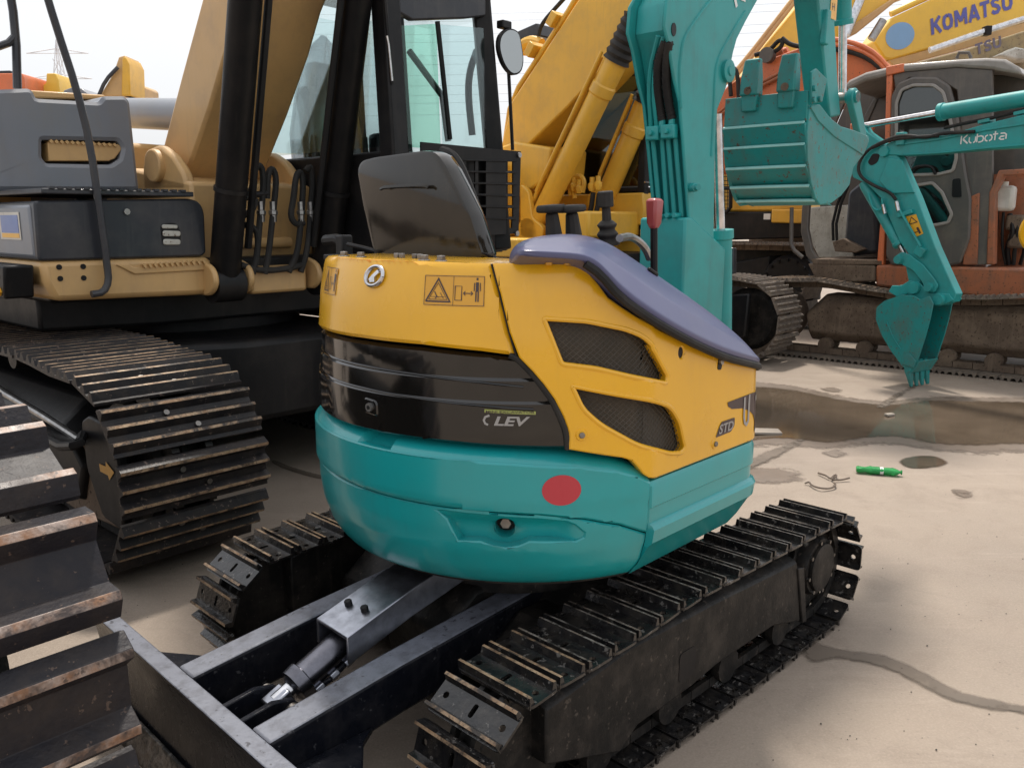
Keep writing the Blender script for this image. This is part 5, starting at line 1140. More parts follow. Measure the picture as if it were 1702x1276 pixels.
# ================================================================ yellow excavator in the middle of the row
YF = kframe(-6.2, 8.25)
yel = kthing(YF, 'excavator', 'large yellow excavator behind the seat, boom and cylinders rising to the right', 'excavator')
SHY = shoe_mesh('track_shoe', .20, .60, (-.074, -.006, .062), .030, .013, .014, ['shoe_dusty', 'worn_grey'], .014)
for yy in (-.95, .95):
    bigtrack(yel, yy, -1.7, 1.72, .495, .455, SHY, .20, [(-1.4, .96), (-.4, .99), (.8, .985), (1.4, .965)], cm='mud_steel', skip=(lambda c: c.x < -.6) if yy < 0 else None, jitter=.006)
    MB().prism([(-1.5, .24), (1.45, .24), (1.55, .5), (1.3, .76), (-1.4, .76)], yy - .22, yy + .22, XZ).build('track_frame', 'black', yel, .03)
    MB().turn((1.72, yy - .14, .495), (0, 1, 0), [(0, .1), (0, .31), (.04, .36), (.24, .36), (.28, .31), (.28, .1)], 30).build('idler', 'frame_black', yel)
q = YF.q(1222, 520, 1, .62)
MB().prism(YF.xz([(1200, 490), (1245, 488), (1238, 560), (1200, 575)], .60), .60, .68, XZ).build('track_guard', 'black', yel, .02)
for k in range(2):
    t = YF.q(1197 + 6 * k, 402 - 2 * k, 1, .7); MB().cyl(t, t + Vector((0, 0, -.01)), .07, .05, 12).build('grease_cap', 'mud_steel', yel)
w = MB().prism(YF.xz([(1208, 412), (1222, 412), (1222, 455), (1208, 455)], .7), .66, .74, XZ).build('guard_post', 'dark_grey', yel, .01)
MB().box((.0, 0, .85), (2.6, 1.5, .5)).build('car_body', 'black', yel, .04); MB().turn((0, 0, 1.0), (0, 0, 1), [(0, .8), (.25, .8)], 32).build('swing_ring', 'black', yel)
MB().prism([(-2.4, -1.4), (.1, -1.4), (.15, -.5), (.15, .4), (.55, .45), (.55, 1.42), (-2.4, 1.42)], 1.22, 1.42, XY).build('deck', 'old_yellow', yel, .02)
MB().prism([(-2.6, -1.4), (-.9, -1.4), (-.9, .2), (-2.6, .2)], 1.42, 2.3, XY).build('engine_house', 'old_yellow', yel, .04)
# boom
up_ = YF.xz([(850, 169), (901, 92), (961, 0)], -.3); lo_ = YF.xz([(867, 251), (942, 179), (989, 128), (1030, 84)], -.3)
bpoly = [(-.95, 1.55), (-1.22, 1.75), (-1.25, 2.2)] + up_ + [(1.0, 5.0), (2.0, 5.8), (2.9, 6.0), (3.0, 5.5), (2.2, 5.1), (1.3, 4.4)] + lo_[::-1] + [(-.72, 1.9)]
yb = MB().prism(bpoly, -.30, .30, XZ).build('boom', 'old_yellow', yel, .02)
MB().prism(YF.xz([(858, 255), (900, 240), (960, 250), (955, 300), (905, 330), (885, 385), (866, 380), (862, 300)], .1), -.42, .30, XZ).build('boom_tower', 'old_yellow', yel, .03)
MB().prism(rounded(YF.xz([(866, 392), (866, 305), (880, 318), (886, 362), (905, 378), (900, 410)], -.5), .05), -.52, -.44, XZ).build('boom_bracket', 'old_yellow', yel, .02)
for dy, r_ in ((-.22, .035), (-.12, .03), (.0, .03)):
    pts = [Vector((x - .05 - .02, dy, z + .05)) for x, z in up_]; MB().tube([pts[0] + Vector((-.1, 0, -.5)), pts[0], pts[1], pts[2], pts[2] + Vector((.7, 0, .85))], r_, 8, smooth=1).build('oil_pipe', 'old_yellow', yb)
for a, b_ in ((893, 88), (930, 38)):
    q = YF.q(a, b_, 1, -.22); MB().box(q + Vector((-.04, .1, .03)), (.16, .42, .10), Matrix.Rotation(-.9, 3, 'Y')).build('pipe_clamp', 'old_yellow', yb, .01)
q = YF.q(868, 82, 1, -.1); MB().tube([YF.q(a, b_, 1, 0) for a, b_ in ((866, 92), (868, 76), (882, 68), (900, 74))], .07, 10, smooth=2).build('pipe_elbow', 'old_yellow', yb)
MB().prism(YF.xz([(855, 60), (900, 40), (905, 62), (872, 68)], .5), .4, 1.3, XZ).build('cab_roof_edge', 'dark_grey', yel, .02)
MB().tube([YF.q(a, b_, 1, 0) for a, b_ in ((895, 60), (900, 40), (925, 12), (945, -10))], .025, 8, smooth=2).build('hydraulic_hose', 'rubber', yb)
for s, a, b_, c in ((-1, (888, 384), (1024, 102), (1050, 40)), (1, (1004, 335), (1073, 172), (1100, 110))):
    yy = s * .38; p0, p1, p2 = YF.q(*a, 1, yy), YF.q(*b_, 1, yy), YF.q(*c, 1, yy); d = p1 - p0
    cc = MB().turn(p0, d, [(0, .09), (.1, .125), (d.length - .4, .125), (d.length - .38, .14), (d.length - .28, .14), (d.length - .26, .125), (d.length, .13), (d.length, .05)], 26).build('boom_cylinder', 'old_yellow', yel)
    bo2 = MB(); n_ = 9; dn = d.normalized(); bo2.turn(p1, dn, [(i * .04, .135 if i % 2 else .155) for i in range(n_ + 4)], 22); bo2.build('rod_boot', 'rubber', cc)
    MB().cyl(p1, p1 + dn * 1.6, .06, n=14).build('piston_rod', 'chrome', cc)
    sd_ = Vector((-.17, -.04, .06)); MB().tube([p0 + d * t + sd_ for t in (.12, .5, 1.0)], .026, 8).build('oil_pipe', 'old_yellow', cc)
    sd2 = Vector((-.12, -.1, .10)); MB().tube([p0 + d * t + sd2 for t in (.2, .6, 1.0)], .020, 8).build('oil_pipe', 'old_yellow', cc)
    MB().turn(p0 + Vector((0, -.14, 0)), (0, 1, 0), [(0, .08), (0, .15), (.28, .15), (.28, .08)], 20).build('cylinder_eye', 'old_yellow', cc)
for pts in ([(968, 392), (982, 352), (986, 320)], [(975, 394), (992, 354), (996, 322)], [(955, 330), (950, 300), (962, 290), (972, 300), (968, 320)], [(948, 325), (948, 305), (956, 298), (962, 312)]):
    MB().tube([YF.q(a, b_, 1, -.1) for a, b_ in pts], .03, 8, smooth=2).build('hydraulic_hose', 'old_yellow' if pts[0][0] < 960 else 'rubber', yel)
for a, b_ in ((953, 318), (962, 322), (984, 318), (994, 316)):
    q = YF.q(a, b_, 1, -.12); MB().turn(q, (0, 0, 1), [(0, .03), (.04, .05), (.08, .05), (.1, .03), (.16, .03)], 8).build('hose_fitting', 'old_yellow', yel)
MB().prism([(-2.3, -1.4), (.35, -1.4), (.40, 1.42), (-2.3, 1.42)], 1.02, 1.23, XY).build('dark_underbody', 'black', yel, .02)  # added black mass, closes the bright gap under the body
MB().prism([(-.2, -.55), (.42, -.55), (.44, .5), (-.2, .5)], 1.42, 1.72, XY).build('front_locker', 'old_yellow', yel, .03)
# cab
cxf = .50
for (y0, z0, y1, z1) in ((.48, 1.42, .48, 3.3), (1.40, 1.42, 1.32, 3.3)): MB().prism([(y0 - .05, z0), (y0 + .05, z0), (y1 + .05, z1), (y1 - .05, z1)], cxf - .1, cxf, YZ).build('cab_post', 'black', yel, .012)
MB().box((cxf - .8, .94, 3.34), (1.7, 1.0, .14)).build('cab_roof', 'black', yel, .04)
MB().prism([(.5, 2.02), (1.38, 2.02), (1.30, 3.28), (.5, 3.28)], cxf - .05, cxf - .045, YZ).build('front_pane', 'glass_dark', yel)
MB().prism([(cxf - 1.5, 2.02), (cxf - .08, 2.02), (cxf - .08, 3.28), (cxf - 1.5, 3.28)], .45, .455, XZ).build('side_pane', 'glass_dark', yel)
MB().box((cxf - 1.55, .94, 2.5), (.06, .96, 1.8)).build('cab_rear_wall', 'cab_grey', yel)
MB().box((cxf - 1.0, .95, 2.3), (.2, .5, .7)).build('seat_back', 'seat_vinyl', yel, .06); MB().box((cxf - .4, .7, 2.25), (.08, .5, .5)).build('service_board', 'plastic_white', yel, .01)
MB().box((cxf - .75, .95, 1.98), (1.5, 1.0, .05)).build('sill_rail', 'black', yel, .01); MB().tube([(cxf + .01, .42, 2.06), (cxf + .01, 1.42, 2.06)], .012, 6).build('wiper_rod', 'chrome', yel)
b_ = MB().prism([(cxf - 1.6, 1.56), (cxf - 1.6, 1.94), (cxf, 1.94), (cxf + .03, 1.74), (cxf, 1.56)], .40, 1.43, XZ).build('cab_skirt', 'old_yellow', yel, .02)
for z in (1.82, 1.70): MB().box((cxf + .015, .8, z), (.03, .5, .03)).build('skirt_rib', 'old_yellow', b_, .01)
MB().box((cxf + .0, .9, 1.54), (.04, 1.0, .05)).build('skirt_gap', 'black', yel); MB().box((cxf, .9, 1.42), (.04, 1.04, .20)).build('lower_skirt', 'old_yellow', yel, .02)
for y in (.66, .82): MB().box((cxf + .023, y, 1.46), (.006, .13, .07)).build('label_plate', 'black', yel)
MB().box((cxf + .02, 1.10, 1.75), (.01, .015, .75)).build('door_seam', 'black', yel)

# ================================================================ yellow excavator at the back, glimpsed under the raised bucket
RF = kframe(-4.6, 13.2)
ry = kthing(RF, 'excavator', 'yellow excavator far back under the raised bucket, mesh window guard and big drive disc', 'excavator')
SHR = shoe_mesh('track_shoe', .21, .62, (-.075, 0, .068), .03, .014, .014, ['shoe_dusty', 'worn_edge'], .014)
bigtrack(ry, -.55, -2.6, .75, .66, .58, SHR, .215, [(-2.3, 1.25), (-1.2, 1.26), (.2, 1.25)], cm='mud_steel', jitter=.006)
q = RF.q(1306, 472, 1, -.92); dd = MB().turn((q.x, -.60, q.z), (0, -1, 0), [(0, .44), (.18, .44), (.24, .40), (.30, .38), (.32, .1)], 36).build('final_drive', 'black', ry)
for k in range(16):
    a = 2 * PI * k / 16; MB().cyl((q.x + .36 * math.cos(a), -.89, q.z + .36 * math.sin(a)), (q.x + .36 * math.cos(a), -.94, q.z + .36 * math.sin(a)), .025, n=6).build('drive_bolt', 'black', dd)
MB().prism(RF.xz([(1195, 440), (1280, 425), (1275, 480), (1190, 500)], -.7), -.7, -.3, XZ).build('track_frame', 'black', ry, .02)
MB().prism(RF.xz([(1180, 352), (1345, 352), (1345, 395), (1180, 400)], -.5), -.5, 1.5, XZ).build('deck', 'black', ry, .02)
MB().prism(RF.xz([(1180, 230), (1345, 230), (1345, 352), (1180, 352)], -.45), -.45, 1.5, XZ).build('body', 'old_yellow', ry, .04)
for a, b_ in ((1275, 360), (1287, 357)):
    q = RF.q(a, b_, 1, -.51); MB().box(q, (.11 if a == 1275 else .05, .01, .09)).build('label_plate', 'decal_white', ry)
MB().prism(RF.xz([(1284, 348), (1345, 348), (1345, 372), (1283, 370)], -.52), -.56, -.5, XZ).build('step_box', 'old_yellow', ry, .02)
gd_ = MB(); 
gd_.tube([RF.q(a, b_, 1, -.6) for a, b_ in ((1192, 276), (1213, 276), (1215, 300), (1214, 345), (1208, 352), (1192, 352))], .035, 8); gd_.tube([RF.q(a, b_, 1, -.6) for a, b_ in ((1192, 313), (1214, 313))], .03, 8)
gdo = gd_.build('guard_frame', 'black', ry)
for k in range(6): MB().tube([RF.q(1193 + k * 4, 278, 1, -.6), RF.q(1193 + k * 4, 351, 1, -.6)], .006, 4).build('guard_wire', 'black', gdo)
for k in range(11): MB().tube([RF.q(1192, 281 + k * 6.5, 1, -.6), RF.q(1213, 281 + k * 6.5, 1, -.6)], .006, 4).build('guard_wire', 'black', gdo)

MB().prism(RF.xz([(1185, 408), (1350, 410), (1350, 500), (1180, 520)], -.25), -.25, .1, XZ).build('car_body', 'black', ry, .02)
MB().box((-1.0, 1.6, 1.1), (3.4, .5, 1.0)).build('far_track', 'mud_steel', ry, .1)
# ================================================================ orange excavator with a grey open cab
OF = kframe(-2.2, 10.9)
org = kthing(OF, 'excavator', 'muddy orange excavator with open grey cab, standing behind the small teal bucket', 'excavator')
SHO = shoe_mesh('track_shoe', .192, .62, (-.074, 0, .064), .030, .014, .014, ['shoe_dusty', 'worn_edge'], .014)
op = loop_path((-2.35, .47, .385), (2.1, .47, .385), [(-2.1, .855), (-1.75, .875), (-1.2, .805), (-.6, .745), (.0, .775), (.7, .845), (1.6, .865)])
lay_track(org, op, -.89, SHO, .20, 0, None, 0, .006, .055); chain(org, op, -.89, .16, .07, 'mud_steel', .2)
yo = -1.19
ofr = MB(); rings = [[(x, y, z) for x, z in pg] for y, pg in ((yo + .20, [(-1.9, .30), (1.9, .30), (2.0, .55), (1.7, .66), (-1.75, .66), (-1.95, .5)]), (yo + .30, [(-1.9, .20), (1.9, .20), (2.0, .60), (1.7, .76), (-1.75, .76), (-1.95, .55)]), (yo + .62, [(-1.9, .20), (1.9, .20), (2.0, .60), (1.7, .76), (-1.75, .76), (-1.95, .55)]))]
ofr.loft(rings).build('track_frame', 'mud_steel', org, .02)
for x in (-1.7, -1.25, -.8, -.35, .1, .55, 1.0, 1.45): MB().turn((x, yo + .20, .16), (0, 1, 0), [(0, .04), (0, .08), (.08, .09), (.10, .07), (.2, .07), (.22, .09), (.28, .08)], 18).build('track_roller', 'mud_steel', org)
for x in (-.95, .75): MB().turn((x, yo + .1, .80), (0, 1, 0), [(0, .03), (0, .06), (.3, .06), (.3, .03)], 14).build('carrier_roller', 'mud_steel', org)
MB().turn((-2.35, yo + .1, .47), (0, 1, 0), [(0, .1), (0, .29), (.04, .33), (.36, .33), (.4, .29), (.4, .1)], 28).build('sprocket', 'mud_steel', org); MB().turn((2.1, yo + .1, .47), (0, 1, 0), [(0, .1), (0, .29), (.04, .33), (.36, .33), (.4, .29), (.4, .1)], 28).build('idler', 'mud_steel', org)
MB().box((0, .2, .62), (2.4, 1.4, .5)).build('car_body', 'mud_steel', org, .04)
# far track
op2 = [p.copy() for p in op]; lay_track(org, op2, 1.05, SHO, .20, 0, lambda c: c.y < .3, 0, .006, .055)
# revolving frame
yc = -.98
def oxz(pts, y=yc): return OF.xz(pts, y)
s1 = MB().prism(oxz([(1342, 438), (1455, 441), (1455, 468), (1358, 470)]), yc, yc + 2.2, XZ).build('frame_beam', 'mud_steel', org, .02)
s2 = MB().prism(oxz([(1456, 440), (1520, 441), (1640, 444), (1712, 446), (1712, 500), (1640, 495), (1520, 482), (1456, 476)]), yc - .015, yc + 2.2, XZ).build('frame_beam', 'rust_orange', org, .03)
# cab: left side faces the yard
y0, y1 = yc + .02, yc + 1.0
roof = oxz([(1403, 146), (1412, 134), (1440, 121), (1500, 107), (1600, 99), (1640, 97), (1672, 99), (1694, 112), (1702, 126), (1650, 116), (1590, 112), (1500, 120), (1440, 135), (1410, 150)], y0)
rf = MB().prism(roof, y0 - .03, y1 + .03, XZ).build('cab_roof', 'roof_grey', org, .03)
MB().prism(oxz([(1474, 112), (1504, 106), (1504, 120), (1474, 127)], y0), y0 - .036, y0 + .2, XZ).build('roof_patch', 'orange', rf, .01)
MB().tube([OF.q(a, b_, 1, y0 + .3) for a, b_ in ((1590, 98), (1594, 88), (1610, 88), (1614, 97))], .018, 8).build('roof_handle', 'cab_grey', rf)
MB().prism(oxz([(1474, 126), (1484, 124), (1483, 150), (1480, 250), (1474, 340), (1469, 440), (1458, 440), (1466, 340), (1471, 250)], y0), y0 - .02, y0 + .08, XZ).build('door_post', 'orange', org, .012)
MB().prism(oxz([(1484, 124), (1500, 120), (1590, 112), (1650, 116), (1650, 440), (1614, 440), (1606, 300), (1590, 150), (1560, 132), (1510, 130), (1488, 150)], y0), y0, y0 + .06, XZ).build('cab_rear_side', 'cab_grey', org, .01)
fo_ = oxz([(1412, 150), (1403, 150), (1372, 210), (1345, 290), (1333, 345), (1331, 385), (1340, 425), (1352, 438), (1364, 438), (1350, 415), (1343, 380), (1345, 345), (1357, 295), (1384, 215)], y0)
MB().prism(fo_, y0 - .01, y0 + .06, XZ).build('front_post', 'cab_grey', org, .012); MB().prism(fo_, y1 - .06, y1, XZ).build('front_post', 'cab_grey', org, .012)
dr_o = rounded(oxz([(1481, 160), (1492, 138), (1516, 128), (1556, 128), (1578, 142), (1592, 190), (1606, 290), (1614, 330), (1612, 395), (1596, 438), (1574, 442), (1480, 440), (1472, 425), (1477, 300)], y0 - .05), .03, 3)
w1 = rounded(oxz([(1490, 172), (1498, 150), (1518, 142), (1552, 142), (1568, 154), (1580, 200), (1590, 262), (1584, 284), (1560, 290), (1490, 292)], y0 - .05), .03, 3)
w2 = rounded(oxz([(1496, 312), (1550, 304), (1566, 320), (1582, 356), (1576, 370), (1556, 374), (1498, 374)], y0 - .05), .02, 3)
door = sheet(dr_o, [w1, w2], lambda u, v, o: (u, y0 - .05 - o, v), thick=.05, inset=.02, drop=.015, name='cab_door', mats='cab_grey', parent=org)
for wv in (w1, w2):
    sheet(wv, [], lambda u, v, o: (u, y0 - .03, v), name='door_pane', mats='glass_dark', parent=door); lp_ = [Vector((a, y0 - .055, b_)) for a, b_ in wv]; MB().tube(lp_ + [lp_[0]], .018, 6).build('pane_seal', 'roof_grey', door)
MB().tube([OF.q(a, b_, 1, y0 - .09) for a, b_ in ((1512, 288), (1520, 277), (1548, 275), (1555, 290))], .015, 8, smooth=2).build('door_handle', 'black', door)
MB().prism(rounded(oxz([(1583, 298), (1596, 296), (1598, 328), (1582, 328)], y0 - .06), .02), y0 - .058, y0 - .04, XZ).build('door_latch', 'black', door)
MB().prism(oxz([(1350, 430), (1468, 432), (1468, 440), (1352, 440)], y0), y0 - .02, y1, XZ).build('cab_floor', 'mud_steel', org, .01)
MB().prism(oxz([(1360, 432), (1640, 438), (1640, 118), (1420, 146), (1370, 260)], y1), y1 - .04, y1, XZ).build('cab_far_side', 'cab_grey', org)
MB().prism(oxz([(1344, 345), (1420, 340), (1420, 428), (1362, 428), (1348, 400)], y1 - .06), y1 - .08, y1 - .05, XZ).build('white_panel', 'dirty_white', org, .01)
MB().prism(oxz([(1412, 205), (1455, 208), (1438, 250), (1412, 255)], y0 + .5), y0 + .5, y0 + .54, XZ).build('orange_backrest', 'orange', org, .02)
MB().prism(rounded(oxz([(1412, 320), (1436, 300), (1456, 330), (1462, 420), (1420, 425), (1405, 400)], y0 + .3), .05), y0 + .25, y0 + .75, XZ).build('seat', 'dark_grey', org, .04)
MB().prism(oxz([(1386, 402), (1404, 396), (1440, 414), (1424, 420), (1390, 418)], y0 + .2), y0 + .15, y0 + .5, XZ).build('floor_mat', 'mud_steel', org, .01)
for dx in (0, 6): MB().tube([OF.q(a + dx, b_, 1, y0 + .2) for a, b_ in ((1404, 308), (1392, 338), (1384, 372), (1385, 400))], .018, 6).build('control_rod', 'black', org)
MB().tube([OF.q(a, b_, 1, yc - .05) for a, b_ in ((1316, 345), (1315, 405), (1320, 416), (1334, 428))], .025, 8).build('front_handrail', 'cab_grey', org)
# rear body: rusty compartment with hoses and an expansion bottle
MB().prism(oxz([(1614, 120), (1712, 125), (1712, 445), (1640, 440)], yc + .5), yc + .5, yc + 2.0, XZ).build('engine_house', 'cab_grey', org, .03)
MB().prism(oxz([(1606, 330), (1628, 320), (1624, 440), (1600, 440)], yc), yc, yc + .3, XZ).build('corner_post', 'rust_orange', org, .01)
MB().prism(oxz([(1639, 440), (1644, 320), (1660, 283), (1712, 280), (1712, 290), (1668, 292), (1654, 320), (1652, 440)], yc), yc, yc + .14, XZ).build('compartment_frame', 'rust_orange', org, .012)
MB().prism(oxz([(1652, 290), (1712, 288), (1712, 445), (1652, 445)], yc + .42), yc + .40, yc + .44, XZ).build('compartment_back', 'rust_orange', org)
bt = OF.q(1666, 330, 1, yc + .2); MB().box(bt, (.24, .16, .26)).build('expansion_bottle', 'plastic_white', org, .04)
MB().cyl(bt + Vector((0, 0, .12)), bt + Vector((0, 0, .17)), .045, n=14).build('bottle_cap', 'plastic_white', org)
for k in range(5):
    x = 1658 + k * 10; MB().tube([OF.q(x, 350 + k * 3, 1, yc + .25), OF.q(x + rnd.uniform(-6, 8), 385, 1, yc + .2), OF.q(x + rnd.uniform(-8, 8), 410, 1, yc + .25), OF.q(x + rnd.uniform(-4, 4), 440, 1, yc + .3)], rnd.uniform(.012, .03), 8, smooth=2).build('hose', 'rubber' if k % 2 else 'black', org)
for k in range(2): MB().box(OF.q(1690 + 3 * k, 370 + 30 * k, 1, yc + .3), (.18, .2, .16)).build('filter', 'mud_steel', org, .03)
# boom with steel pipes, arching behind the cab
yb_ = yc + 1.25
ob = OF.xz([(1150, 220), (1190, 165), (1208, 144), (1263, 103), (1300, 90), (1345, 74), (1372, 70), (1410, 76), (1444, 88), (1468, 108), (1480, 125), (1500, 200), (1440, 200), (1410, 165), (1380, 175), (1330, 205), (1240, 260), (1190, 290)], yb_)
obo = MB().prism(ob, yb_, yb_ + .5, XZ).build('boom', 'orange', org, .02)
for dz, dy, r_, m_ in ((-4, -.05, .03, 'orange'), (5, -.06, .026, 'orange'), (12, -.05, .03, 'rubber')):
    MB().tube([OF.q(a, b_ + dz, 1, yb_ + dy) for a, b_ in ((1340, 68), (1372, 68), (1410, 73), (1444, 85), (1470, 108), (1482, 130))], r_, 8, smooth=1).build('oil_pipe', m_, obo)
for dz in (0, 6): MB().tube([OF.q(a, b_ + dz, 1, yb_ - .05) for a, b_ in ((1180, 200), (1240, 150), (1335, 102))], .022, 8).build('oil_pipe', 'rust_orange', obo)
q = OF.q(1282, 96, 1, yb_); MB().turn(q + Vector((-.18, .1, -.08)), (1, 0, .45), [(0, .08), (.35, .08), (.36, .06), (.4, .05)], 16).build('pipe_joint', 'orange', obo); MB().turn(q + Vector((-.02, -.12, .02)), (0, 1, 0), [(0, .05), (0, .1), (.1, .1), (.1, .05)], 16).build('pipe_flange', 'cab_grey', obo)
for pts in ([(1255, 92), (1280, 84), (1295, 66), (1302, 70), (1296, 82), (1275, 92)], [(1300, 64), (1312, 74), (1330, 78)], [(1215, 160), (1212, 125), (1220, 112), (1226, 122), (1228, 165)]):
    MB().tube([OF.q(a, b_, 1, yb_ - .05) for a, b_ in pts], .03, 8, smooth=2).build('hydraulic_hose', 'rubber', obo)

# ================================================================ booms of machines further back
def back_boom(depth, name, label, outline, material, half=.35, under=None):
    F = Frame(0, depth, 0); t = thing(name, label, 'excavator boom', (0, depth, 0), 0)
    o = MB().prism(F.xz(outline, 0), 0, half * 2, XZ).build('boom', material, t, .03); return F, t, o
F, t, o = back_boom(15.0, 'excavator_boom', 'bright yellow boom with blue lettering crossing the top right corner', [(1452, 70), (1482, 30), (1550, -2), (1720, -62), (1720, 32), (1600, 66), (1480, 100), (1470, 97)], 'sign_yellow')
MB().prism(F.xz([(1476, 101), (1600, 67), (1720, 33), (1720, 48), (1600, 82), (1490, 112)], .02), .02, .7, XZ).build('underside_plate', 'tan', o, .01)
sheet([(p[0], p[1]) for p in F.xz([(1496 + 25 * math.cos(a) * .93 + 6 * math.sin(a), 60 + 21 * math.sin(a) - 9 * math.cos(a)) for a in [2 * PI * i / 28 for i in range(28)]], -.006)], [], lambda u, v, q_: (u, -.006, v), name='blue_oval_mark', mats='blue_mark', parent=o)
def word(parent, F, txt, p0, p1, ph, material, y, bold=.012):
    vs, fs, x_ = [], [], 0.0
    for ch in txt:
        gv, gf = text_geo(ch, 1, 0); n_ = len(vs); w_ = max(v[0] for v in gv)
        vs += [(v[0] + x_, v[1]) for v in gv]; fs += [tuple(i + n_ for i in f_) for f_ in gf]; x_ += w_ + .09
    W_ = max(v[0] for v in vs); H_ = max(v[1] for v in vs)
    a, b_, c = (F.q(*p, 1, y) for p in (p0, p1, ph)); ex = (b_ - a) / W_; ey = (c - a) / H_
    MB().add([a + ex * v[0] + ey * v[1] for v in vs], fs).build('lettering', material, parent, recalc=False, smooth=False)
BL_ = {'K': [[(.12, 0), (.12, 1)], [(.72, 1), (.20, .48)], [(.34, .60), (.74, 0)]], 'O': [[(.42, .90), (.20, .82), (.12, .5), (.20, .18), (.42, .10), (.64, .18), (.72, .5), (.64, .82), (.425, .90)]],
       'M': [[(.12, 0), (.12, 1)], [(.16, .96), (.48, .25)], [(.48, .25), (.80, .96)], [(.84, 1), (.84, 0)]], 'A': [[(.06, 0), (.40, 1)], [(.40, 1), (.74, 0)], [(.24, .30), (.56, .30)]],
       'T': [[(0, .89), (.72, .89)], [(.36, .80), (.36, 0)]], 'S': [[(.66, .78), (.56, .89), (.30, .90), (.14, .76), (.22, .58), (.54, .44), (.64, .26), (.52, .11), (.26, .10), (.10, .24)]], 'U': [[(.12, 1), (.12, .32), (.22, .12), (.40, .10), (.58, .12), (.68, .32), (.68, 1)]]}
def block_word(parent, F, txt, p0, p1, ph, material, y):
    adv_ = {'K': .86, 'O': .92, 'M': 1.06, 'A': .86, 'T': .78, 'S': .84, 'U': .80}; tot_ = sum(adv_[c] for c in txt) - .08
    a, b_, c = (F.q(*p, 1, y) for p in (p0, p1, ph)); ex, ey = (b_ - a) / tot_, (c - a); mb = MB(); x_ = 0
    for ch in txt:
        for i, st_ in enumerate(BL_[ch]):
            vs, fs = ribbon(st_, .22); mb.add([a + ex * (v[0] + x_) + ey * v[1] + Vector((0, -.0006 * i - .0006 * (ch in 'KA'), 0)) for v in vs], fs)
        x_ += adv_[ch]
    mb.build('lettering', material, parent, recalc=False, smooth=False)
block_word(o, F, 'KOMATSU', (1548, 59), (1682, 15), (1546, 32), 'komatsu_blue', -.010)
MB().tube([F.q(a, b_, 1, .05) for a, b_ in ((1480, 24), (1550, -8), (1620, -34))], .05, 8).build('oil_pipe', 'sign_yellow', o)
F, t, o = back_boom(14.2, 'excavator_boom', 'dirty faded boom with worn lettering just above the grey cab roof', [(1498, 118), (1530, 102), (1600, 84), (1720, 46), (1720, 140), (1650, 104), (1600, 106)], 'faded_yellow')
block_word(o, F, 'TSU', (1622, 92), (1664, 78), (1620, 74), 'faded_blue', -.008)
MB().tube([F.q(a, b_, 1, -.05) for a, b_ in ((1545, 84), (1620, 58), (1720, 26))], .05, 10).build('piston_rod', 'chrome', o); MB().box(F.q(1640, 52, 1, -.05), (.1, .14, .14)).build('rod_clamp', 'black', o, .01)
MB().prism(F.xz([(1660, 92), (1690, 78), (1720, 84), (1720, 100), (1690, 100)], -.3), -.3, .3, XZ).build('light_cover', 'dirty_white', o, .03)
F, t, o = back_boom(13.4, 'excavator_boom', 'yellow boom leaning up behind the teal arm, pipes along its edge', [(1226, 135), (1264, 84), (1334, 0), (1350, -20), (1500, -30), (1474, 8), (1424, 54), (1404, 60), (1380, 100), (1330, 140)], 'sign_yellow')
for dx, r_ in ((-3, .035), (-10, .03)): MB().tube([F.q(a + dx, b_, 1, -.06) for a, b_ in ((1215, 140), (1264, 80), (1342, -20))], r_, 8).build('oil_pipe', 'tan', o)
MB().prism(F.xz([(1404, 64), (1424, 56), (1500, -6), (1560, -30), (1520, -30), (1474, 4), (1420, 40)], -.1), -.1, .6, XZ).build('arm_link', 'tan', o, .02)
MB().cyl(F.q(1405, 58, 1, -.2), F.q(1442, -30, 1, -.2), .07, n=16).build('piston_rod', 'chrome', o); MB().cyl(F.q(1448, 66, 1, -.1), F.q(1468, 34, 1, -.1), .06, n=14).build('piston_rod', 'steel', o)

# ================================================================ far machines over the left tank
def far_thing(depth, name, label, cat_, parts):
    F = Frame(0, depth, 0); t = thing(name, label, cat_, (0, depth, 0), 0)
    for nm, outline, y0_, y1_, m_ in parts: MB().prism(F.xz(outline, 0), y0_, y1_, XZ).build(nm, m_, t, .03)
    return F, t
F, t = far_thing(22, 'excavator_boom', 'tan tapered boom tip sticking up beyond the grey tank, left of the tall tan boom', 'excavator boom', [('boom', [(165, 160), (188, 122), (197, 95), (208, 92), (214, 108), (218, 160)], 0, .8, 'tan'), ('boom_edge', [(203, 160), (204, 98), (209, 94), (216, 108), (218, 160)], -.05, .85, 'old_yellow')])
MB().tube([F.q(a, b_, 1, -.1) for a, b_ in ((163, 162), (175, 134), (196, 112))], .05, 6, smooth=1).build('hydraulic_hose', 'dark_grey', t)
F, t = far_thing(24, 'excavator', 'rounded tan counterweight right behind the far boom tip', 'excavator', [('body', [(216, 175), (217, 146), (222, 141), (234, 141), (239, 146), (240, 175)], 0, 1.0, 'tan')])
F, t = far_thing(26, 'excavator_boom', 'stubby yellow boom end between the two left handrails', 'excavator boom', [('boom', [(60, 152), (76, 138), (77, 122), (92, 122), (97, 134), (99, 155), (60, 160)], 0, .9, 'sign_yellow')])
F, t = far_thing(25, 'excavator', 'orange machine hood behind the handrail in the upper left corner', 'excavator', [('hood', [(-30, 160), (-30, 122), (36, 122), (40, 130), (41, 160)], 0, 2.0, 'orange'), ('lid', [(-20, 122), (-18, 117), (14, 116), (16, 122)], .1, 1.2, 'dark_grey')])
F, t = far_thing(23, 'excavator', 'low grey domed cab roof seen over the rim of the tank', 'excavator', [('roof', [(100, 165), (106, 150), (120, 145), (135, 147), (146, 156), (148, 168)], 0, 1.4, 'fuel_grey')])
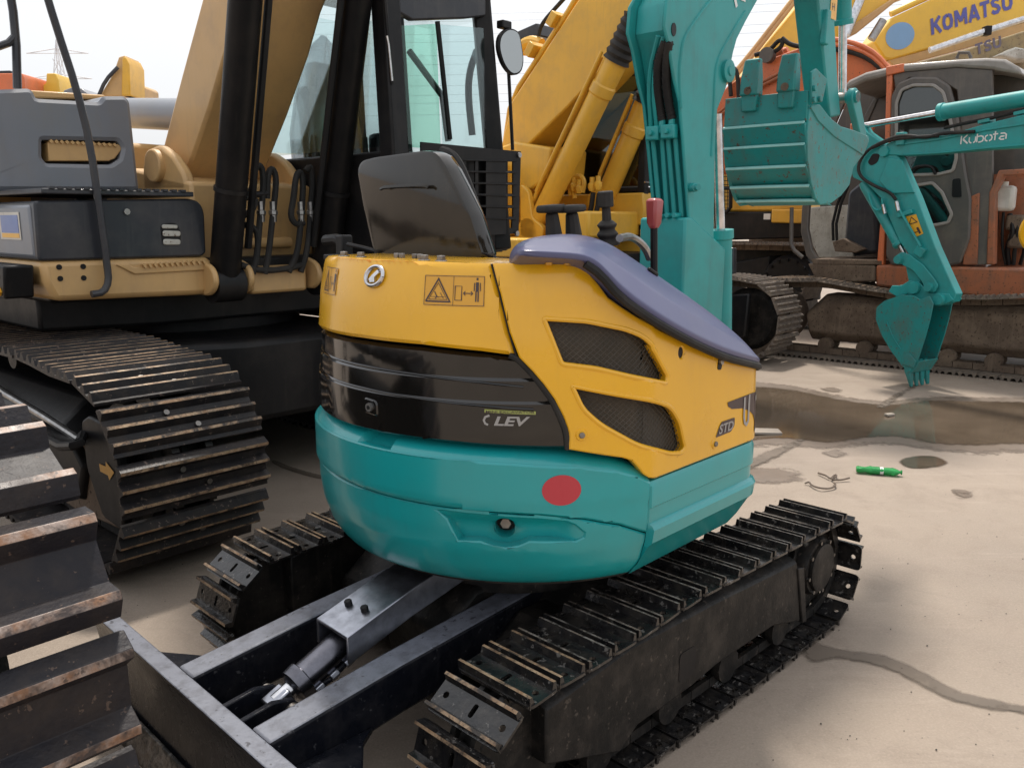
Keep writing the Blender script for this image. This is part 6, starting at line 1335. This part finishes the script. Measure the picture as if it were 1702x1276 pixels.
# ================================================================ water, seams, litter
blob([(1150, 640), (1250, 642), (1320, 648), (1400, 664), (1470, 672), (1540, 665), (1610, 666), (1702, 668), (1850, 674), (2050, 690), (2100, 715), (2000, 742), (1850, 748), (1702, 740), (1640, 742), (1560, 740), (1490, 728), (1440, 730), (1380, 738), (1300, 730), (1230, 735), (1150, 720)], .004, 'puddle', 'puddle_water', .03, 5, 3, .16)
blob([(1120, 632), (1250, 634), (1320, 640), (1400, 657), (1470, 665), (1540, 658), (1610, 659), (1702, 660), (1860, 666), (2080, 682), (2140, 716), (2020, 756), (1850, 764), (1702, 754), (1640, 758), (1560, 752), (1490, 742), (1440, 742), (1380, 750), (1300, 742), (1230, 748), (1120, 734)], .002, 'damp_rim', 'damp_concrete', .05, 6, 13, .30)
blob([(1492, 766), (1510, 759), (1545, 757), (1568, 762), (1576, 772), (1556, 778), (1520, 780), (1500, 775)], .004, 'puddle', 'puddle_water', .006, 4, 4, .07)
blob([(1200, 770), (1250, 775), (1310, 778), (1340, 790), (1330, 802), (1270, 806), (1200, 800)], .004, 'damp_patch', 'damp_concrete', .02, 4, 5, .20)
blob([(1580, 815), (1600, 812), (1620, 818), (1612, 828), (1590, 828)], .004, 'damp_patch', 'damp_concrete', .012, 4, 6, .09)
blob([(1230, 775), (1262, 755), (1300, 740), (1330, 730), (1340, 734), (1310, 752), (1280, 768), (1240, 785)], .008, 'wet_seam', 'seam_filler', .012, 5, 7, .08)
blob([(1455, 676), (1478, 660), (1500, 648), (1522, 638), (1524, 645), (1505, 655), (1490, 668), (1470, 680)], .008, 'wet_seam', 'seam_filler', .012, 5, 8, .09)
blob([(1330, 1062), (1380, 1074), (1420, 1082), (1470, 1088), (1520, 1108), (1580, 1140), (1640, 1158), (1740, 1180), (1900, 1215), (2100, 1260), (2100, 1272), (1900, 1232), (1740, 1196), (1640, 1180), (1570, 1162), (1510, 1132), (1460, 1110), (1400, 1098), (1340, 1100)], .004, 'wet_seam', 'seam_filler', .008, 5, 9, .055)
blob([(455, 765), (490, 778), (540, 792), (540, 798), (490, 786), (455, 772)], .004, 'wet_seam', 'seam_filler', .006, 4, 10, .03)
blob([(1360, 646), (1390, 644), (1402, 650), (1390, 654)], .004, 'damp_patch', 'damp_concrete', .02, 4, 11, .12)
blob([(1365, 752), (1400, 748), (1412, 756), (1385, 762)], .004, 'damp_patch', 'damp_concrete', .015, 4, 12, .10)
# green bottle lying on its side, dented
p0, p1 = WORLD.q(1423, 778, 2, .03), WORLD.q(1499, 784, 2, .03); d = p1 - p0; L = d.length
bot = thing('bottle', 'crumpled green plastic bottle lying on the concrete', 'bottle', (p0.x, p0.y, 0), math.degrees(math.atan2(d.y, d.x)))
prof = [(0, .010), (.0, .022), (.012, .030), (.04, .033), (.06, .028), (.09, .034), (.12, .030), (.16, .034), (.20, .030), (.235, .034), (.262, .029), (.275, .018), (.283, .013)]; k_ = L / .29
bb = MB(); rings = []
for x, r_ in prof:
    rings.append([(x * k_, r_ * math.cos(a) * (1 + .12 * math.sin(3 * a + x * 40)), .026 + r_ * math.sin(a) * (.66 + .14 * math.sin(2 * a + x * 55))) for a in [2 * PI * i / 18 for i in range(18)]])
bb.loft(rings).build('bottle_body', 'bottle_green', bot, ang=60)
lab = MB(); lab.loft([[(x * k_, .0345 * math.cos(a), .026 + .0245 * math.sin(a)) for a in [2 * PI * i / 18 for i in range(18)]] for x in (.15, .172)], True, False); lab.build('paper_label', 'decal_white', bot)
lab = MB(); lab.loft([[(x * k_, .0342 * math.cos(a), .026 + .0243 * math.sin(a)) for a in [2 * PI * i / 18 for i in range(18)]] for x in (.10, .15)], True, False); lab.build('printed_label', 'bottle_green', bot)
MB().cyl((.283 * k_, 0, .026), (.292 * k_, 0, .026), .0155, n=14).build('bottle_cap', 'bottle_green', bot, .002)
for i, (pts, lb) in enumerate(([[(1338, 803), (1345, 800), (1348, 806), (1362, 811), (1380, 812), (1390, 806), (1386, 802)], 'bent rusty wire lying nearest the tracks'], [[(1360, 786), (1374, 790), (1380, 796), (1392, 791), (1388, 788), (1380, 796), (1396, 798), (1412, 794)], 'twisted rusty wire just left of the green bottle'])):
    w_ = MB().tube([WORLD.q(a, b_, 2, .012 + .01 * (k % 2)) for k, (a, b_) in enumerate(pts)], .006, 6, smooth=2).build('wire', 'wire_rust'); tag(w_, lb, 'wire', 'scraps of wire')
for i, (a, b_, sx, lb) in enumerate(((1268, 718, .14, 'flat scrap of board at the puddle edge behind the yellow cover'), (1478, 690, .05, 'pale chip floating in the big puddle, above the bottle'))):
    q = WORLD.q(a, b_, 2, .01); m_ = MB(); m_.loft([[(sx * x, sx * .5 * y, z) for x, y in ((-1, -.8), (.9, -1), (1.1, .7), (-.8, 1))] for z in (0, .02)]); o = m_.build('scrap', 'litter', None, .004); o.location = (q.x, q.y, .006); o.rotation_euler = (.05, .05, .4 * i + .2); tag(o, lb, 'scrap')
# grit strewn over the yard
gr = MB(); rg = random.Random(5)
for k in range(150):
    a, b_ = rg.uniform(1100, 1740), rg.uniform(600, 1290)
    if rg.random() < .25: a, b_ = rg.uniform(180, 640), rg.uniform(760, 1120)
    q = WORLD.q(a, b_, 2, 0); r_ = rg.uniform(.0012, .004)
    vs = [(q.x + r_ * rg.uniform(.6, 1.3) * x, q.y + r_ * rg.uniform(.6, 1.3) * y, .0 + r_ * (.9 + z * .8)) for x, y, z in ((1, 0, 0), (-1, 0, 0), (0, 1, 0), (0, -1, 0), (0, 0, 1), (0, 0, -1))]
    gr.add(vs, [(0, 2, 4), (2, 1, 4), (1, 3, 4), (3, 0, 4), (2, 0, 5), (1, 2, 5), (3, 1, 5), (0, 3, 5)])
o = gr.build('grit', 'grit', None, smooth=False); o['kind'] = 'stuff'; o['label'] = 'loose grit and crumbs strewn over the concrete yard'; o['category'] = 'grit'

# ================================================================ power lines and pylon far behind
PF = Frame(0, 150, 0)
def pylon(px, py0, py1, w, label):
    b0, t0 = PF.q(px, py0, 1, 0), PF.q(px, py1, 1, 0); t = thing('pylon', label, 'pylon', (b0.x, 150, 0), 0); Hh = t0.z; wd_ = w
    m_ = MB()
    for s in (-1, 1):
        for s2 in (-1, 1): m_.tube([(s * wd_, s2 * wd_, 0), (s * wd_ * .35, s2 * wd_ * .35, Hh * .7), (0, 0, Hh)], .10, 4)
    for k in range(9):
        z0, z1 = Hh * k * .1, Hh * (k + 1) * .1; w0, w1 = wd_ * (1 - .9 * k * .1), wd_ * (1 - .9 * (k + 1) * .1)
        for s2 in (-1, 1): m_.tube([(-w0, s2 * w0, z0), (w1, s2 * w1, z1)], .07, 4); m_.tube([(w0, s2 * w0, z0), (-w1, s2 * w1, z1)], .07, 4)
    m_.build('lattice', 'haze_grey', t)
    for f_ in (.66, .8, .93):
        a_ = MB(); L_ = wd_ * (2.3 - f_ * .6); a_.tube([(-L_, 0, Hh * f_), (0, 0, Hh * (f_ + .025)), (L_, 0, Hh * f_)], .09, 4); a_.tube([(-L_, 0, Hh * f_), (L_, 0, Hh * f_)], .07, 4); a_.build('cross_arm', 'haze_grey', t)
pylon(107, 210, 66, 3.0, 'thin steel pylon in the haze above the grey tank at the left'); pylon(548, 200, 60, 3.4, 'steel pylon seen between the boom cylinders through the cab glass')
WF = Frame(0, 90, 0); k = 0
rows = [(-20, 14), (8, 10), (22, 8), (40, 12), (58, 6), (78, 9), (96, 5), (112, 7), (128, 9), (146, 6), (160, 5), (178, 7)]
for i, (py, sag) in enumerate(rows):
    a, b_ = WF.q(420, py + 16, 1, 0), WF.q(1500, py - 14, 1, 0); pts = []
    for j in range(13):
        u = j / 12; p = a.lerp(b_, u); p.z -= 4 * sag * .06 * u * (1 - u); pts.append(p)
    w_ = MB().tube(pts, .013, 4).build('power_line', 'fuel_grey'); w_.location = (0, 90, 0)
    tag(w_, 'thin power line slung across the pale sky behind the machines', 'power line', 'power lines across the sky')
